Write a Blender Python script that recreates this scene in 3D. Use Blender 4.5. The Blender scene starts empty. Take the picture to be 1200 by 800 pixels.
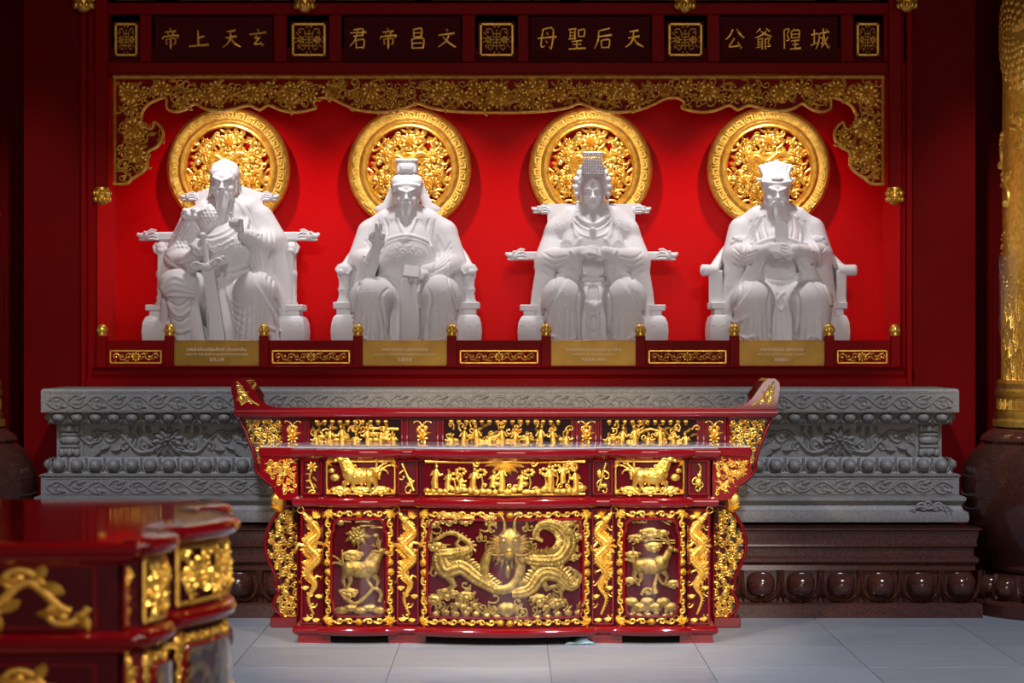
import bpy, bmesh, math, random
import numpy as np
from mathutils import Vector, Matrix
from mathutils.geometry import tessellate_polygon

PI = math.pi
FOC, EYE = 2800.0, 1.6          # focal length in pixels (1200 wide), eye height in metres
SC = bpy.context.scene
COL = SC.collection


def X(px, D):
    return (px - 600.0) * D / FOC


def Z(py, D):
    return EYE - (py - 400.0) * D / FOC


# ------------------------------------------------------------------ camera
cam_d = bpy.data.cameras.new('camera')
cam_d.sensor_width = 36.0
cam_d.lens = FOC / 1200.0 * 36.0
cam_d.clip_end = 100
cam_d.dof.use_dof = True
cam_d.dof.focus_distance = 13.8
cam_d.dof.aperture_fstop = 3.0
cam = bpy.data.objects.new('camera', cam_d)
COL.objects.link(cam)
cam.location = (0, 0, EYE)
cam.rotation_euler = (PI / 2, 0, 0)
SC.camera = cam

# ------------------------------------------------------------------ world, exposure
w = bpy.data.worlds.new('hall_dusk')
SC.world = w
w.use_nodes = True
w.node_tree.nodes['Background'].inputs[0].default_value = (0.55, 0.5, 0.55, 1)
w.node_tree.nodes['Background'].inputs[1].default_value = 0.012
SC.view_settings.view_transform = 'Standard'
SC.view_settings.look = 'None'
SC.view_settings.exposure = 0.15
SC.view_settings.gamma = 1.0
SC.view_settings.use_curve_mapping = False


# ------------------------------------------------------------------ lights
def spot(name, loc, target, watts, cone, color, blend=0.6, size=0.08):
    d = bpy.data.lights.new(name, 'SPOT')
    d.energy = watts
    d.spot_size = math.radians(cone)
    d.spot_blend = blend
    d.shadow_soft_size = size
    d.color = color
    o = bpy.data.objects.new(name, d)
    COL.objects.link(o)
    o.location = loc
    o.rotation_euler = (Vector(target) - Vector(loc)).to_track_quat('-Z', 'Y').to_euler()
    return o


def area(name, loc, target, watts, sx, sy, color):
    d = bpy.data.lights.new(name, 'AREA')
    d.shape = 'RECTANGLE'
    d.size, d.size_y = sx, sy
    d.energy = watts
    d.color = color
    o = bpy.data.objects.new(name, d)
    COL.objects.link(o)
    o.location = loc
    o.rotation_euler = (Vector(target) - Vector(loc)).to_track_quat('-Z', 'Y').to_euler()
    return o


STATUE_PX = (265.0, 477.0, 694.0, 911.0)
DISC_PX = (268.0, 480.0, 692.0, 900.5)
for px in DISC_PX:                                   # one downlight above every statue
    spot('niche_lamp', (X(px, 14.95), 14.95, 3.3), (X(px, 15.3), 15.38, 2.0), 43, 108, (1.0, 0.95, 0.93), 0.8, 0.04)
spot('table_lamp', (-2.6, 7.2, 3.9), (-0.25, 12.8, 0.55), 1150, 27, (1.0, 0.86, 0.70), 0.5, 0.10)
spot('table_lamp', (2.5, 7.2, 3.9), (0.25, 12.8, 0.55), 1150, 27, (1.0, 0.86, 0.70), 0.5, 0.10)
spot('floor_lamp', (-2.3, 9.2, 6.6), (-2.0, 11.6, 0), 1400, 60, (0.70, 0.80, 1.0), 0.6, 0.25)
spot('floor_lamp', (2.7, 9.2, 6.6), (2.5, 11.6, 0), 1500, 60, (0.70, 0.80, 1.0), 0.6, 0.25)
for px in STATUE_PX:                                 # added frontal fill spots from the hall, one per statue
    spot('statue_fill', (X(px, 14.0) * 1.05, 8.4, 4.15), (X(px, 15.1), 15.0, 2.05), 275, 15, (1.0, 0.96, 0.95), 0.9, 0.06)
area('door_side_fill', (1.0, -4.0, 2.4), (0.0, 12.0, 1.0), 340, 5.0, 3.2, (1.0, 0.86, 0.76))  # unseen broad fill from the door side, tinted to warm the gold
spot('pillar_fill', (1.2, 9.0, 4.6), (3.3, 14.1, 2.1), 620, 26, (1.0, 0.87, 0.68), 0.6, 0.1)  # added fill that brightens the right gilt pillar
spot('pillar_fill', (-1.2, 9.0, 4.6), (-3.4, 14.1, 2.1), 480, 26, (1.0, 0.87, 0.68), 0.6, 0.1)  # matching added fill, lifts the left pillar and wall
spot('side_table_fill', (1.6, 6.4, 4.4), (-1.0, 7.7, 0.8), 620, 44, (1.0, 0.88, 0.74), 0.5, 0.12)  # added fill, placed to light the side table's face and top

# ------------------------------------------------------------------ materials
def nt(name):
    m = bpy.data.materials.new(name)
    m.use_nodes = True
    t = m.node_tree
    return m, t, t.nodes['Principled BSDF']


def mat(name, col, rough=0.5, metal=0.0, var=0.0, vscale=6.0, bump=0.0, bscale=60.0, coat=0.0, spec=0.5, col2=None, detail=4.0, rvar=0.0):
    m, t, b = nt(name)
    b.inputs['Base Color'].default_value = (*col, 1)
    b.inputs['Roughness'].default_value = rough
    b.inputs['Metallic'].default_value = metal
    b.inputs['Specular IOR Level'].default_value = spec
    b.inputs['Coat Weight'].default_value = coat
    b.inputs['Coat Roughness'].default_value = 0.045
    tc = t.nodes.new('ShaderNodeTexCoord')
    if var or col2:
        n = t.nodes.new('ShaderNodeTexNoise')
        n.inputs['Scale'].default_value = vscale
        n.inputs['Detail'].default_value = detail
        t.links.new(tc.outputs['Object'], n.inputs['Vector'])
        r = t.nodes.new('ShaderNodeValToRGB')
        c2 = col2 or tuple(c * (1 - var) for c in col)
        r.color_ramp.elements[0].position = 0.35
        r.color_ramp.elements[1].position = 0.65
        r.color_ramp.elements[0].color = (*c2, 1)
        r.color_ramp.elements[1].color = (*col, 1)
        t.links.new(n.outputs['Fac'], r.inputs['Fac'])
        t.links.new(r.outputs['Color'], b.inputs['Base Color'])
        if rvar:
            mr = t.nodes.new('ShaderNodeMapRange')
            mr.inputs['To Min'].default_value = rough - rvar
            mr.inputs['To Max'].default_value = rough + rvar
            t.links.new(n.outputs['Fac'], mr.inputs['Value'])
            t.links.new(mr.outputs['Result'], b.inputs['Roughness'])
    if bump:
        n2 = t.nodes.new('ShaderNodeTexNoise')
        n2.inputs['Scale'].default_value = bscale
        n2.inputs['Detail'].default_value = 3
        t.links.new(tc.outputs['Object'], n2.inputs['Vector'])
        bp = t.nodes.new('ShaderNodeBump')
        bp.inputs['Strength'].default_value = bump
        bp.inputs['Distance'].default_value = 0.004
        t.links.new(n2.outputs['Fac'], bp.inputs['Height'])
        t.links.new(bp.outputs['Normal'], b.inputs['Normal'])
    return m


def glass_mat(name, tint, gloss):
    """clear sheet: mostly transparent, a Fresnel share of mirror reflection"""
    m = bpy.data.materials.new(name)
    m.use_nodes = True
    t = m.node_tree
    t.nodes.clear()
    out = t.nodes.new('ShaderNodeOutputMaterial')
    mx = t.nodes.new('ShaderNodeMixShader')
    tr = t.nodes.new('ShaderNodeBsdfTransparent')
    gl = t.nodes.new('ShaderNodeBsdfGlossy')
    lw = t.nodes.new('ShaderNodeLayerWeight')
    lw.inputs['Blend'].default_value = 0.5
    pw = t.nodes.new('ShaderNodeMath'); pw.operation = 'POWER'; pw.inputs[1].default_value = 4.0
    fr = t.nodes.new('ShaderNodeMapRange')
    fr.inputs['To Min'].default_value = gloss
    fr.inputs['To Max'].default_value = 0.95
    t.links.new(lw.outputs['Facing'], pw.inputs[0])
    t.links.new(pw.outputs[0], fr.inputs['Value'])
    tr.inputs['Color'].default_value = (*tint, 1)
    gl.inputs['Roughness'].default_value = 0.06
    t.links.new(fr.outputs[0], mx.inputs[0])
    t.links.new(tr.outputs[0], mx.inputs[1])
    t.links.new(gl.outputs[0], mx.inputs[2])
    t.links.new(mx.outputs[0], out.inputs[0])
    return m


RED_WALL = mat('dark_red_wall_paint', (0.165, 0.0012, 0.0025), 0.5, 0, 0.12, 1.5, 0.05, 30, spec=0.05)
RED_FRAME = mat('dark_red_frame_lacquer', (0.25, 0.0012, 0.003), 0.42, 0, 0.1, 2, 0.03, 30, spec=0.06)
RED_DEEP = mat('deep_red_board', (0.07, 0.001, 0.002), 0.6, spec=0.1)
RED_NICHE = mat('lit_red_niche_lacquer', (0.62, 0.0015, 0.003), 0.34, 0, 0.06, 1.2, 0.03, 14, spec=0.05)  # same red as the wall, niche light put into the brighter base colour
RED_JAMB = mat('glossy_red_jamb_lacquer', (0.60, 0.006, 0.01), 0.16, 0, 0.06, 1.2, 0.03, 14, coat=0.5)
RED_LACQ = mat('red_lacquer', (0.19, 0.0025, 0.006), 0.17, 0, 0.1, 3, 0.0, 30, coat=1.0, spec=0.1)
RED_PANEL = mat('dark_red_lacquer_panel', (0.085, 0.0015, 0.006), 0.3, 0, 0.15, 5, 0.02, 40, spec=0.15)
GOLD = mat('gold_leaf', (1.0, 0.66, 0.14), 0.32, 0.78, 0.22, 30, 0.3, 140, col2=(0.78, 0.42, 0.055))
GOLD_FINE = mat('gold_leaf_worn', (0.86, 0.53, 0.10), 0.38, 0.7, 0.2, 40, 0.5, 220, col2=(0.45, 0.22, 0.03))
GOLD_DIM = mat('antique_gold', (0.95, 0.54, 0.085), 0.34, 0.45, 0.2, 30, 0.3, 160, col2=(0.66, 0.33, 0.04))
GOLD_PALE = mat('pale_gold', (0.66, 0.43, 0.11), 0.34, 0.8, 0.2, 40, 0.4, 200, col2=(0.34, 0.19, 0.04))
BRASS = mat('brushed_brass', (0.34, 0.185, 0.02), 0.38, 0.55, 0.12, 9, 0, 60, col2=(0.25, 0.13, 0.013))
PRINT = mat('pale_engraving', (0.95, 0.80, 0.62), 0.5)
MARBLE = mat('white_marble', (0.80, 0.79, 0.81), 0.6, 0, 0.03, 5, 0.12, 260, spec=0.25)
STONE = mat('grey_carved_stone', (0.25, 0.23, 0.205), 0.5, 0, 0.25, 60, 0.4, 180, col2=(0.17, 0.157, 0.14), detail=8)
GRANITE = mat('brown_polished_granite', (0.10, 0.032, 0.02), 0.13, 0, 0.4, 130, 0, 100, col2=(0.034, 0.012, 0.009), detail=6)
TOPGLASS = mat('grey_glass_table_top', (0.42, 0.42, 0.45), 0.05, 0, 0.06, 4, 0.0)
BLACK = mat('black_void_lacquer', (0.012, 0.004, 0.004), 0.6, spec=0.08)
CLOTH = mat('blue_grey_cloth', (0.23, 0.36, 0.44), 0.8, 0, 0.3, 40)
GLASS = glass_mat('clear_display_glass', (0.96, 0.97, 0.97), 0.05)
ACRYL = glass_mat('clear_acrylic', (0.98, 0.98, 0.98), 0.012)
CEIL = mat('dark_ceiling_paint', (0.05, 0.012, 0.01), 0.7)


def tile_mat():
    m, t, b = nt('grey_floor_tile')
    tc = t.nodes.new('ShaderNodeTexCoord')
    mp = t.nodes.new('ShaderNodeMapping')
    mp.inputs['Scale'].default_value = (1.6, 26, 1)
    n = t.nodes.new('ShaderNodeTexNoise')
    n.inputs['Scale'].default_value = 2.5
    n.inputs['Detail'].default_value = 6
    oi = t.nodes.new('ShaderNodeObjectInfo')
    ad = t.nodes.new('ShaderNodeVectorMath')
    ad.operation = 'ADD'
    t.links.new(tc.outputs['Object'], mp.inputs['Vector'])
    sc = t.nodes.new('ShaderNodeMath'); sc.operation = 'MULTIPLY'; sc.inputs[1].default_value = 40
    t.links.new(oi.outputs['Random'], sc.inputs[0])
    t.links.new(mp.outputs['Vector'], ad.inputs[0])
    t.links.new(sc.outputs[0], ad.inputs[1])
    t.links.new(ad.outputs['Vector'], n.inputs['Vector'])
    r = t.nodes.new('ShaderNodeValToRGB')
    r.color_ramp.elements[0].position = 0.3
    r.color_ramp.elements[1].position = 0.7
    r.color_ramp.elements[0].color = (0.235, 0.235, 0.245, 1)
    r.color_ramp.elements[1].color = (0.335, 0.335, 0.345, 1)
    t.links.new(n.outputs['Fac'], r.inputs['Fac'])
    mx = t.nodes.new('ShaderNodeMix'); mx.data_type = 'RGBA'; mx.blend_type = 'MULTIPLY'
    mx.inputs[0].default_value = 1.0
    mr = t.nodes.new('ShaderNodeMapRange')
    mr.inputs['To Min'].default_value = 0.9
    mr.inputs['To Max'].default_value = 1.06
    t.links.new(oi.outputs['Random'], mr.inputs['Value'])
    cb = t.nodes.new('ShaderNodeCombineColor')
    for i in range(3):
        t.links.new(mr.outputs['Result'], cb.inputs[i])
    t.links.new(r.outputs['Color'], mx.inputs[6])
    t.links.new(cb.outputs[0], mx.inputs[7])
    t.links.new(mx.outputs[2], b.inputs['Base Color'])
    b.inputs['Roughness'].default_value = 0.42
    return m


TILE = tile_mat()
GROUT = mat('grey_grout', (0.30, 0.29, 0.28), 0.8)


# ------------------------------------------------------------------ object helpers
def link_mesh(name, V, Fc, m, parent=None, smooth=True, angle=40, loc=None):
    me = bpy.data.meshes.new(name)
    if isinstance(V, np.ndarray):
        nq = len(Fc)
        me.vertices.add(len(V))
        me.vertices.foreach_set('co', V.astype(np.float32).ravel())
        me.loops.add(nq * 4)
        me.loops.foreach_set('vertex_index', Fc.astype(np.int32).ravel())
        me.polygons.add(nq)
        me.polygons.foreach_set('loop_start', np.arange(0, nq * 4, 4, dtype=np.int32))
        me.update(calc_edges=True)
    else:
        me.from_pydata(V, [], Fc)
    if smooth:
        me.polygons.foreach_set('use_smooth', [True] * len(me.polygons))
        if angle and angle < 180:
            me.set_sharp_from_angle(angle=math.radians(angle))
    me.materials.append(m)
    o = bpy.data.objects.new(name, me)
    COL.objects.link(o)
    if parent:
        o.parent = parent
    if loc:
        o.location = loc
    return o


def thing(name, label, cat, loc=(0, 0, 0), rz=0.0, group=None):
    o = bpy.data.objects.new(name, None)
    o.empty_display_size = 0.1
    COL.objects.link(o)
    o.location = loc
    o.rotation_euler = (0, 0, rz)
    o['label'] = label
    o['category'] = cat
    if group:
        o['group'] = group
    return o


def copy_tree(o, parent=None):
    c = o.copy()
    COL.objects.link(c)
    c.parent = parent
    for ch in list(o.children):
        copy_tree(ch, c)
    return c


class MB:
    """collects shapes, builds ONE mesh object; xf maps local coordinates to the thing's frame"""

    def __init__(s, xf=None):
        s.v, s.f, s.xf = [], [], xf

    def add(s, V, Fc):
        b = len(s.v)
        if s.xf:
            xf = s.xf
            s.v.extend(xf(*p) for p in V)
        else:
            s.v.extend(tuple(p) for p in V)
        s.f.extend(tuple(i + b for i in q) for q in Fc)

    def build(s, name, m, parent=None, smooth=True, angle=40, stuff=False, loc=None):
        o = link_mesh(name, s.v, s.f, m, parent, smooth, angle, loc)
        if stuff:
            o['kind'] = 'stuff'
        return o

    # --- solids in x, y, z
    def box(s, x0, x1, y0, y1, z0, z1, c=0.0):
        if c <= 0:
            V = [(x, y, z) for x in (x0, x1) for y in (y0, y1) for z in (z0, z1)]
            s.add(V, [(0, 1, 3, 2), (4, 6, 7, 5), (0, 4, 5, 1), (2, 3, 7, 6), (0, 2, 6, 4), (1, 5, 7, 3)])
            return
        lo, hi = (x0, y0, z0), (x1, y1, z1)
        V, ix = [], {}
        for sx in (0, 1):
            for sy in (0, 1):
                for sz in (0, 1):
                    for a in range(3):
                        p = []
                        for i, sg in enumerate((sx, sy, sz)):
                            q = hi[i] if sg else lo[i]
                            if i != a:
                                q += -c if sg else c
                            p.append(q)
                        ix[(sx, sy, sz, a)] = len(V)
                        V.append(tuple(p))
        Fc = []
        for a in range(3):
            o1, o2 = (a + 1) % 3, (a + 2) % 3
            for sg in (0, 1):
                q = []
                for (i, j) in ((0, 0), (1, 0), (1, 1), (0, 1)):
                    k = [0, 0, 0]; k[a] = sg; k[o1] = i; k[o2] = j
                    q.append(ix[(*k, a)])
                Fc.append(tuple(q))
            for i in (0, 1):
                for j in (0, 1):
                    q = []
                    for (t, ax) in ((0, o1), (1, o1), (1, o2), (0, o2)):
                        k = [0, 0, 0]; k[a] = t; k[o1] = i; k[o2] = j
                        q.append(ix[(*k, ax)])
                    Fc.append(tuple(q))
        for sx in (0, 1):
            for sy in (0, 1):
                for sz in (0, 1):
                    Fc.append(tuple(ix[(sx, sy, sz, a)] for a in range(3)))
        s.add(V, Fc)

    def prism(s, poly, y0, y1):
        """polygon in (x, z) extruded between y0 and y1"""
        n = len(poly)
        V = [(x, y0, z) for x, z in poly] + [(x, y1, z) for x, z in poly]
        tri = tessellate_polygon([[Vector((x, z, 0)) for x, z in poly]])
        Fc = [tuple(t) for t in tri] + [tuple(i + n for i in reversed(t)) for t in tri]
        Fc += [(i, (i + 1) % n, (i + 1) % n + n, i + n) for i in range(n)]
        s.add(V, Fc)

    def lathe(s, prof, n=24, c=(0, 0), a0=0.0, a1=2 * PI, sx=1.0, sy=1.0):
        full = abs(a1 - a0 - 2 * PI) < 1e-6
        k = n if full else n + 1
        V = []
        for r, z in prof:
            for i in range(k):
                a = a0 + (a1 - a0) * i / n
                V.append((c[0] + r * sx * math.cos(a), c[1] + r * sy * math.sin(a), z))
        Fc = []
        for j in range(len(prof) - 1):
            for i in range(n if full else n):
                i2 = (i + 1) % k
                Fc.append((j * k + i, j * k + i2, (j + 1) * k + i2, (j + 1) * k + i))
        if full:
            if prof[0][0] > 1e-6:
                Fc.append(tuple(range(k))[::-1])
            if prof[-1][0] > 1e-6:
                Fc.append(tuple((len(prof) - 1) * k + i for i in range(k)))
        s.add(V, Fc)

    def tube(s, pts, rad, n=8):
        pts = [Vector(p) for p in pts]
        m = len(pts)
        rads = rad if hasattr(rad, '__len__') else [rad] * m
        V, up = [], None
        for i, p in enumerate(pts):
            t = (pts[min(i + 1, m - 1)] - pts[max(i - 1, 0)]).normalized()
            if up is None:
                up = Vector((0, 0, 1)) if abs(t.z) < 0.9 else Vector((0, 1, 0))
            a = t.cross(up).normalized()
            up = a.cross(t).normalized()
            for j in range(n):
                g = 2 * PI * j / n
                V.append(tuple(p + a * (math.cos(g) * rads[i]) + up * (math.sin(g) * rads[i])))
        Fc = [(i * n + j, i * n + (j + 1) % n, (i + 1) * n + (j + 1) % n, (i + 1) * n + j) for i in range(m - 1) for j in range(n)]
        Fc += [tuple(range(n))[::-1], tuple((m - 1) * n + j for j in range(n))]
        s.add(V, Fc)

    def ball(s, c, r, n=10, m=6, rot=None, p=1.0):
        r = r if hasattr(r, '__len__') else (r, r, r)
        V = []
        pw = lambda t: math.copysign(abs(t) ** p, t)
        for j in range(m + 1):
            th = PI * j / m
            for i in range(n):
                a = 2 * PI * i / n
                q = Vector((r[0] * pw(math.sin(th)) * pw(math.cos(a)), r[1] * pw(math.sin(th)) * pw(math.sin(a)), r[2] * pw(math.cos(th))))
                if rot:
                    q = rot @ q
                V.append((c[0] + q.x, c[1] + q.y, c[2] + q.z))
        Fc = [(j * n + i, (j + 1) * n + i, (j + 1) * n + (i + 1) % n, j * n + (i + 1) % n) for j in range(m) for i in range(n)]
        s.add(V, Fc)

    def sweep(s, plan, prof, closed=False):
        """profile (outward offset, z) run along a plan polyline; outward is to the right of travel"""
        n = len(plan)
        nor = []
        for i in range(n):
            def dirv(a, b):
                d = Vector((plan[b][0] - plan[a][0], plan[b][1] - plan[a][1]))
                return d.normalized()
            if closed:
                d0, d1 = dirv(i - 1, i), dirv(i, (i + 1) % n)
            else:
                d0 = dirv(max(i - 1, 0), max(i, 1))
                d1 = dirv(min(i, n - 2), min(i + 1, n - 1))
            n0, n1 = Vector((d0.y, -d0.x)), Vector((d1.y, -d1.x))
            b = n0 + n1
            if b.length < 1e-6:
                b = n0.copy()
            b.normalize()
            nor.append(b / max(0.35, b.dot(n0)))
        k = len(prof)
        V = [(plan[i][0] + nor[i].x * o, plan[i][1] + nor[i].y * o, z) for i in range(n) for o, z in prof]
        Fc = []
        for i in range(n if closed else n - 1):
            i2 = (i + 1) % n
            for j in range(k - 1):
                Fc.append((i * k + j, i2 * k + j, i2 * k + j + 1, i * k + j + 1))
        if closed:
            for j, rev in ((0, True), (k - 1, False)):
                tri = tessellate_polygon([[Vector((V[i * k + j][0], V[i * k + j][1], 0)) for i in range(n)]])
                Fc += [tuple(i * k + j for i in (t[::-1] if rev else t)) for t in tri]
        s.add(V, Fc)

    # --- relief in (u, v, h): h is the height above the ground the relief sits on
    def ht(s, pts, rad, h0=0.0, hk=1.0, n=4, base=True):
        m = len(pts)
        rads = rad if hasattr(rad, '__len__') else [rad] * m
        cs = [(math.cos(PI * j / n), math.sin(PI * j / n)) for j in range(n + 1)]
        V = []
        for i in range(m):
            ax, ay = pts[max(i - 1, 0)]
            bx, by = pts[min(i + 1, m - 1)]
            dx, dy = bx - ax, by - ay
            L = math.hypot(dx, dy) or 1.0
            nx, ny = -dy / L, dx / L
            r = rads[i]
            for c, sn in cs:
                V.append((pts[i][0] + nx * c * r, pts[i][1] + ny * c * r, h0 + hk * r * sn))
        k = n + 1
        Fc = []
        for i in range(m - 1):
            for j in range(n):
                Fc.append((i * k + j, i * k + j + 1, (i + 1) * k + j + 1, (i + 1) * k + j))
            if base:
                Fc.append((i * k, (i + 1) * k, (i + 1) * k + n, i * k + n))
        Fc += [tuple(range(k)), tuple((m - 1) * k + j for j in range(k))[::-1]]
        s.add(V, Fc)

    def dome(s, u, v, ru, rv, h, rot=0.0, h0=0.0, n=8, m=2, p=1.0):
        c, sn = math.cos(rot), math.sin(rot)
        V, Fc = [], []
        pw = lambda t: math.copysign(abs(t) ** p, t)
        for j in range(m):
            th = 0.5 * PI * j / m
            for i in range(n):
                a = 2 * PI * i / n
                x, y = ru * math.cos(th) * pw(math.cos(a)), rv * math.cos(th) * pw(math.sin(a))
                V.append((u + x * c - y * sn, v + x * sn + y * c, h0 + h * math.sin(th)))
        V.append((u, v, h0 + h))
        for j in range(m - 1):
            for i in range(n):
                Fc.append((j * n + i, j * n + (i + 1) % n, (j + 1) * n + (i + 1) % n, (j + 1) * n + i))
        for i in range(n):
            Fc.append(((m - 1) * n + i, (m - 1) * n + (i + 1) % n, m * n))
        Fc.append(tuple(range(n))[::-1])
        s.add(V, Fc)

    def leaf(s, u, v, ang, L, W, h, bend=0.0, h0=0.0, n=4):
        V, Fc = [], []
        x, y, a = u, v, ang
        for i in range(n + 1):
            t = i / n
            wd = W * (math.sin(PI * min(1, (t * 0.9 + 0.08))) ** 0.8) * 0.5
            nx, ny = -math.sin(a), math.cos(a)
            V += [(x + nx * wd, y + ny * wd, h0), (x, y, h0 + h * (0.35 + 0.65 * math.sin(PI * t))), (x - nx * wd, y - ny * wd, h0)]
            a += bend / n
            x += math.cos(a) * L / n
            y += math.sin(a) * L / n
        for i in range(n):
            b, c = i * 3, i * 3 + 3
            Fc += [(b, b + 1, c + 1, c), (b + 1, b + 2, c + 2, c + 1), (b, c, c + 2, b + 2)]
        Fc += [(0, 2, 1), (n * 3, n * 3 + 1, n * 3 + 2)]
        s.add(V, Fc)

    def curl(s, u, v, ang, L, turn, r0, r1=None, h0=0.0, hk=1.0, n=14, bulb=True, pw=1.0, seg=4):
        """stem that starts at (u, v) and winds ever tighter by `turn` radians"""
        r1 = r0 * 0.5 if r1 is None else r1
        pts, x, y = [(u, v)], u, v
        for i in range(n):
            t = (i + 0.5) / n
            a = ang + turn * t ** (1 + pw)
            x += math.cos(a) * L / n
            y += math.sin(a) * L / n
            pts.append((x, y))
        s.ht(pts, [r0 + (r1 - r0) * i / n for i in range(n + 1)], h0, hk, seg)
        if bulb:
            s.dome(x, y, r0 * 1.5, r0 * 1.5, r0 * 1.5, h0=h0, n=6)
        return pts

    def flower(s, u, v, R, h, n=8, rot=0.0, h0=0.0, squash=1.0):
        for k in range(n):
            a = rot + 2 * PI * k / n
            s.dome(u + math.cos(a) * R * .66, v + math.sin(a) * R * .66 * squash, R * .36, R * .27 * squash, h * .6, a, h0, 6)
        for k in range(n - 2):
            a = rot + 0.3 + 2 * PI * k / (n - 2)
            s.dome(u + math.cos(a) * R * .36, v + math.sin(a) * R * .36 * squash, R * .26, R * .22 * squash, h * .85, a, h0, 6)
        s.dome(u, v, R * .24, R * .24 * squash, h * 1.1, 0, h0, 6)

    def cloud(s, u, v, R, h, flip=1, h0=0.0):
        s.dome(u, v, R, R * .5, h * .55, 0, h0, 10)
        for k, (dx, dy, q) in enumerate(((-.6, .28, .42), (0, .45, .5), (.6, .25, .4), (.95, -.08, .28), (-.95, -.1, .28))):
            s.dome(u + dx * R * flip, v + dy * R, R * q, R * q * .85, h * .8, 0, h0, 8)
            s.curl(u + dx * R * flip - R * q * .6, v + dy * R, 1.2, R * q * 2.2, -4.6 * flip, R * .07, R * .05, h0 + h * .5, 1.5, 9, False)

    def dragon(s, ctrl, r, h0=0.0, fins=True, scales=True, head=True, legs=True, side=1, hk=0.8):
        pts = crom(ctrl, max(10, int(6 * len(ctrl))))
        m = len(pts)
        rads = [r * (0.75 + 0.45 * math.sin(PI * min(1, t * 1.25))) * (1 - 0.72 * max(0, (t - 0.45) / 0.55)) for t in [i / (m - 1) for i in range(m)]]
        s.ht(pts, rads, h0, hk, 6)
        for i in range(1, m - 1):
            dx, dy = pts[i + 1][0] - pts[i - 1][0], pts[i + 1][1] - pts[i - 1][1]
            a = math.atan2(dy, dx)
            nx, ny = -math.sin(a) * side, math.cos(a) * side
            q = rads[i]
            if fins:
                s.leaf(pts[i][0] + nx * q * .8, pts[i][1] + ny * q * .8, a + side * 1.9, q * 1.1, q * .8, q * .35, 0.3, h0 + q * .12, 2)
            if scales:
                for f in (-.55, 0.0, .55):
                    s.dome(pts[i][0] + nx * q * f, pts[i][1] + ny * q * f, q * .36, q * .30, q * .28, a, h0 + hk * q * math.cos(f * 1.2) * .92, 5, 1)
        if legs:
            for t, sg in ((.3, 1), (.36, -1), (.62, 1), (.68, -1)):
                i = int(t * (m - 1))
                dx, dy = pts[i + 1][0] - pts[i - 1][0], pts[i + 1][1] - pts[i - 1][1]
                a = math.atan2(dy, dx) + sg * 1.5
                q = rads[i]
                x0, y0 = pts[i][0] + math.cos(a) * q * .6, pts[i][1] + math.sin(a) * q * .6
                x1, y1 = x0 + math.cos(a + sg * .5) * q * 1.3, y0 + math.sin(a + sg * .5) * q * 1.3
                x2, y2 = x1 + math.cos(a - sg * .9) * q * 1.3, y1 + math.sin(a - sg * .9) * q * 1.3
                s.ht([(x0, y0), (x1, y1), (x2, y2)], [q * .55, q * .42, q * .3], h0, hk)
                for g in (-.8, -.25, .3, .85):
                    s.leaf(x2, y2, a - sg * .9 + g, q * .95, q * .3, q * .3, .5, h0 + q * .1, 2)
        if head:
            dx, dy = pts[0][0] - pts[2][0], pts[0][1] - pts[2][1]
            a = math.atan2(dy, dx)
            c, sn = math.cos(a), math.sin(a)
            hx, hy = pts[0][0] + c * r * .5, pts[0][1] + sn * r * .5
            s.dome(hx, hy, r * 1.25, r * .95, r * 1.15, a, h0)
            s.dome(hx + c * r * 1.3, hy + sn * r * 1.3, r * .8, r * .6, r * .9, a, h0)
            s.dome(hx + c * r * 2.0, hy + sn * r * 2.0, r * .35, r * .4, r * .95, a, h0)
            for sg in (1, -1):
                s.dome(hx + c * r * .5 - sn * sg * r * .5, hy + sn * r * .5 + c * sg * r * .5, r * .3, r * .3, r * 1.35, 0, h0, 6)
                s.curl(hx - c * r * .3, hy - sn * r * .3, a + PI - sg * .7, r * 2.4, sg * .9, r * .22, r * .08, h0 + r * .5, 1, 6, False)
                s.curl(hx + c * r * 1.9, hy + sn * r * 1.9, a - sg * .9, r * 2.6, sg * 3.6, r * .13, r * .06, h0 + r * .3, 1.4, 8, False)
                for g in (.35, .75, 1.15):
                    s.leaf(hx - c * r * .7, hy - sn * r * .7, a + PI - sg * g, r * 1.7, r * .5, r * .5, sg * .5, h0 + r * .2, 3)

    def person(s, u, v, H, d=1, seated=False, h0=0.0, dn=1.0, arm=0.6):
        """small robed figure, feet at (u, v), H tall; dn = -1 when v grows downward"""
        up = dn
        hh = H * (.72 if seated else 1)
        s.ht([(u, v), (u - .02 * H * d, v + up * hh * .3), (u + .02 * H * d, v + up * hh * .62), (u + .03 * H * d, v + up * hh * .78)], [H * .19 if seated else H * .15, H * .14, H * .12, H * .07], h0, 1.0, 5)
        if seated:
            s.dome(u + d * H * .14, v + up * hh * .2, H * .2, H * .13, H * .22, 0, h0)
        s.dome(u + .05 * H * d, v + up * hh * .88, H * .075, H * .1, H * .16, 0, h0 + H * .02)
        s.dome(u + .03 * H * d, v + up * hh * 1.0, H * .07, H * .05, H * .14, 0, h0 + H * .02, 6)
        for sg in (1, -1):
            ex, ey = u + sg * H * .17, v + up * hh * .52
            s.ht([(u + sg * H * .07, v + up * hh * .7), (ex, ey), (ex + d * H * .14, ey + up * H * (arm - .5) * .5)], [H * .06, H * .075, H * .05], h0 + H * .05, 1.0)
        for k in range(3):
            s.ht([(u + (k - 1) * H * .07, v + up * hh * .05), (u + (k - 1) * H * .05, v + up * hh * .5)], H * .018, h0 + H * .12, 1, 3)

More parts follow.
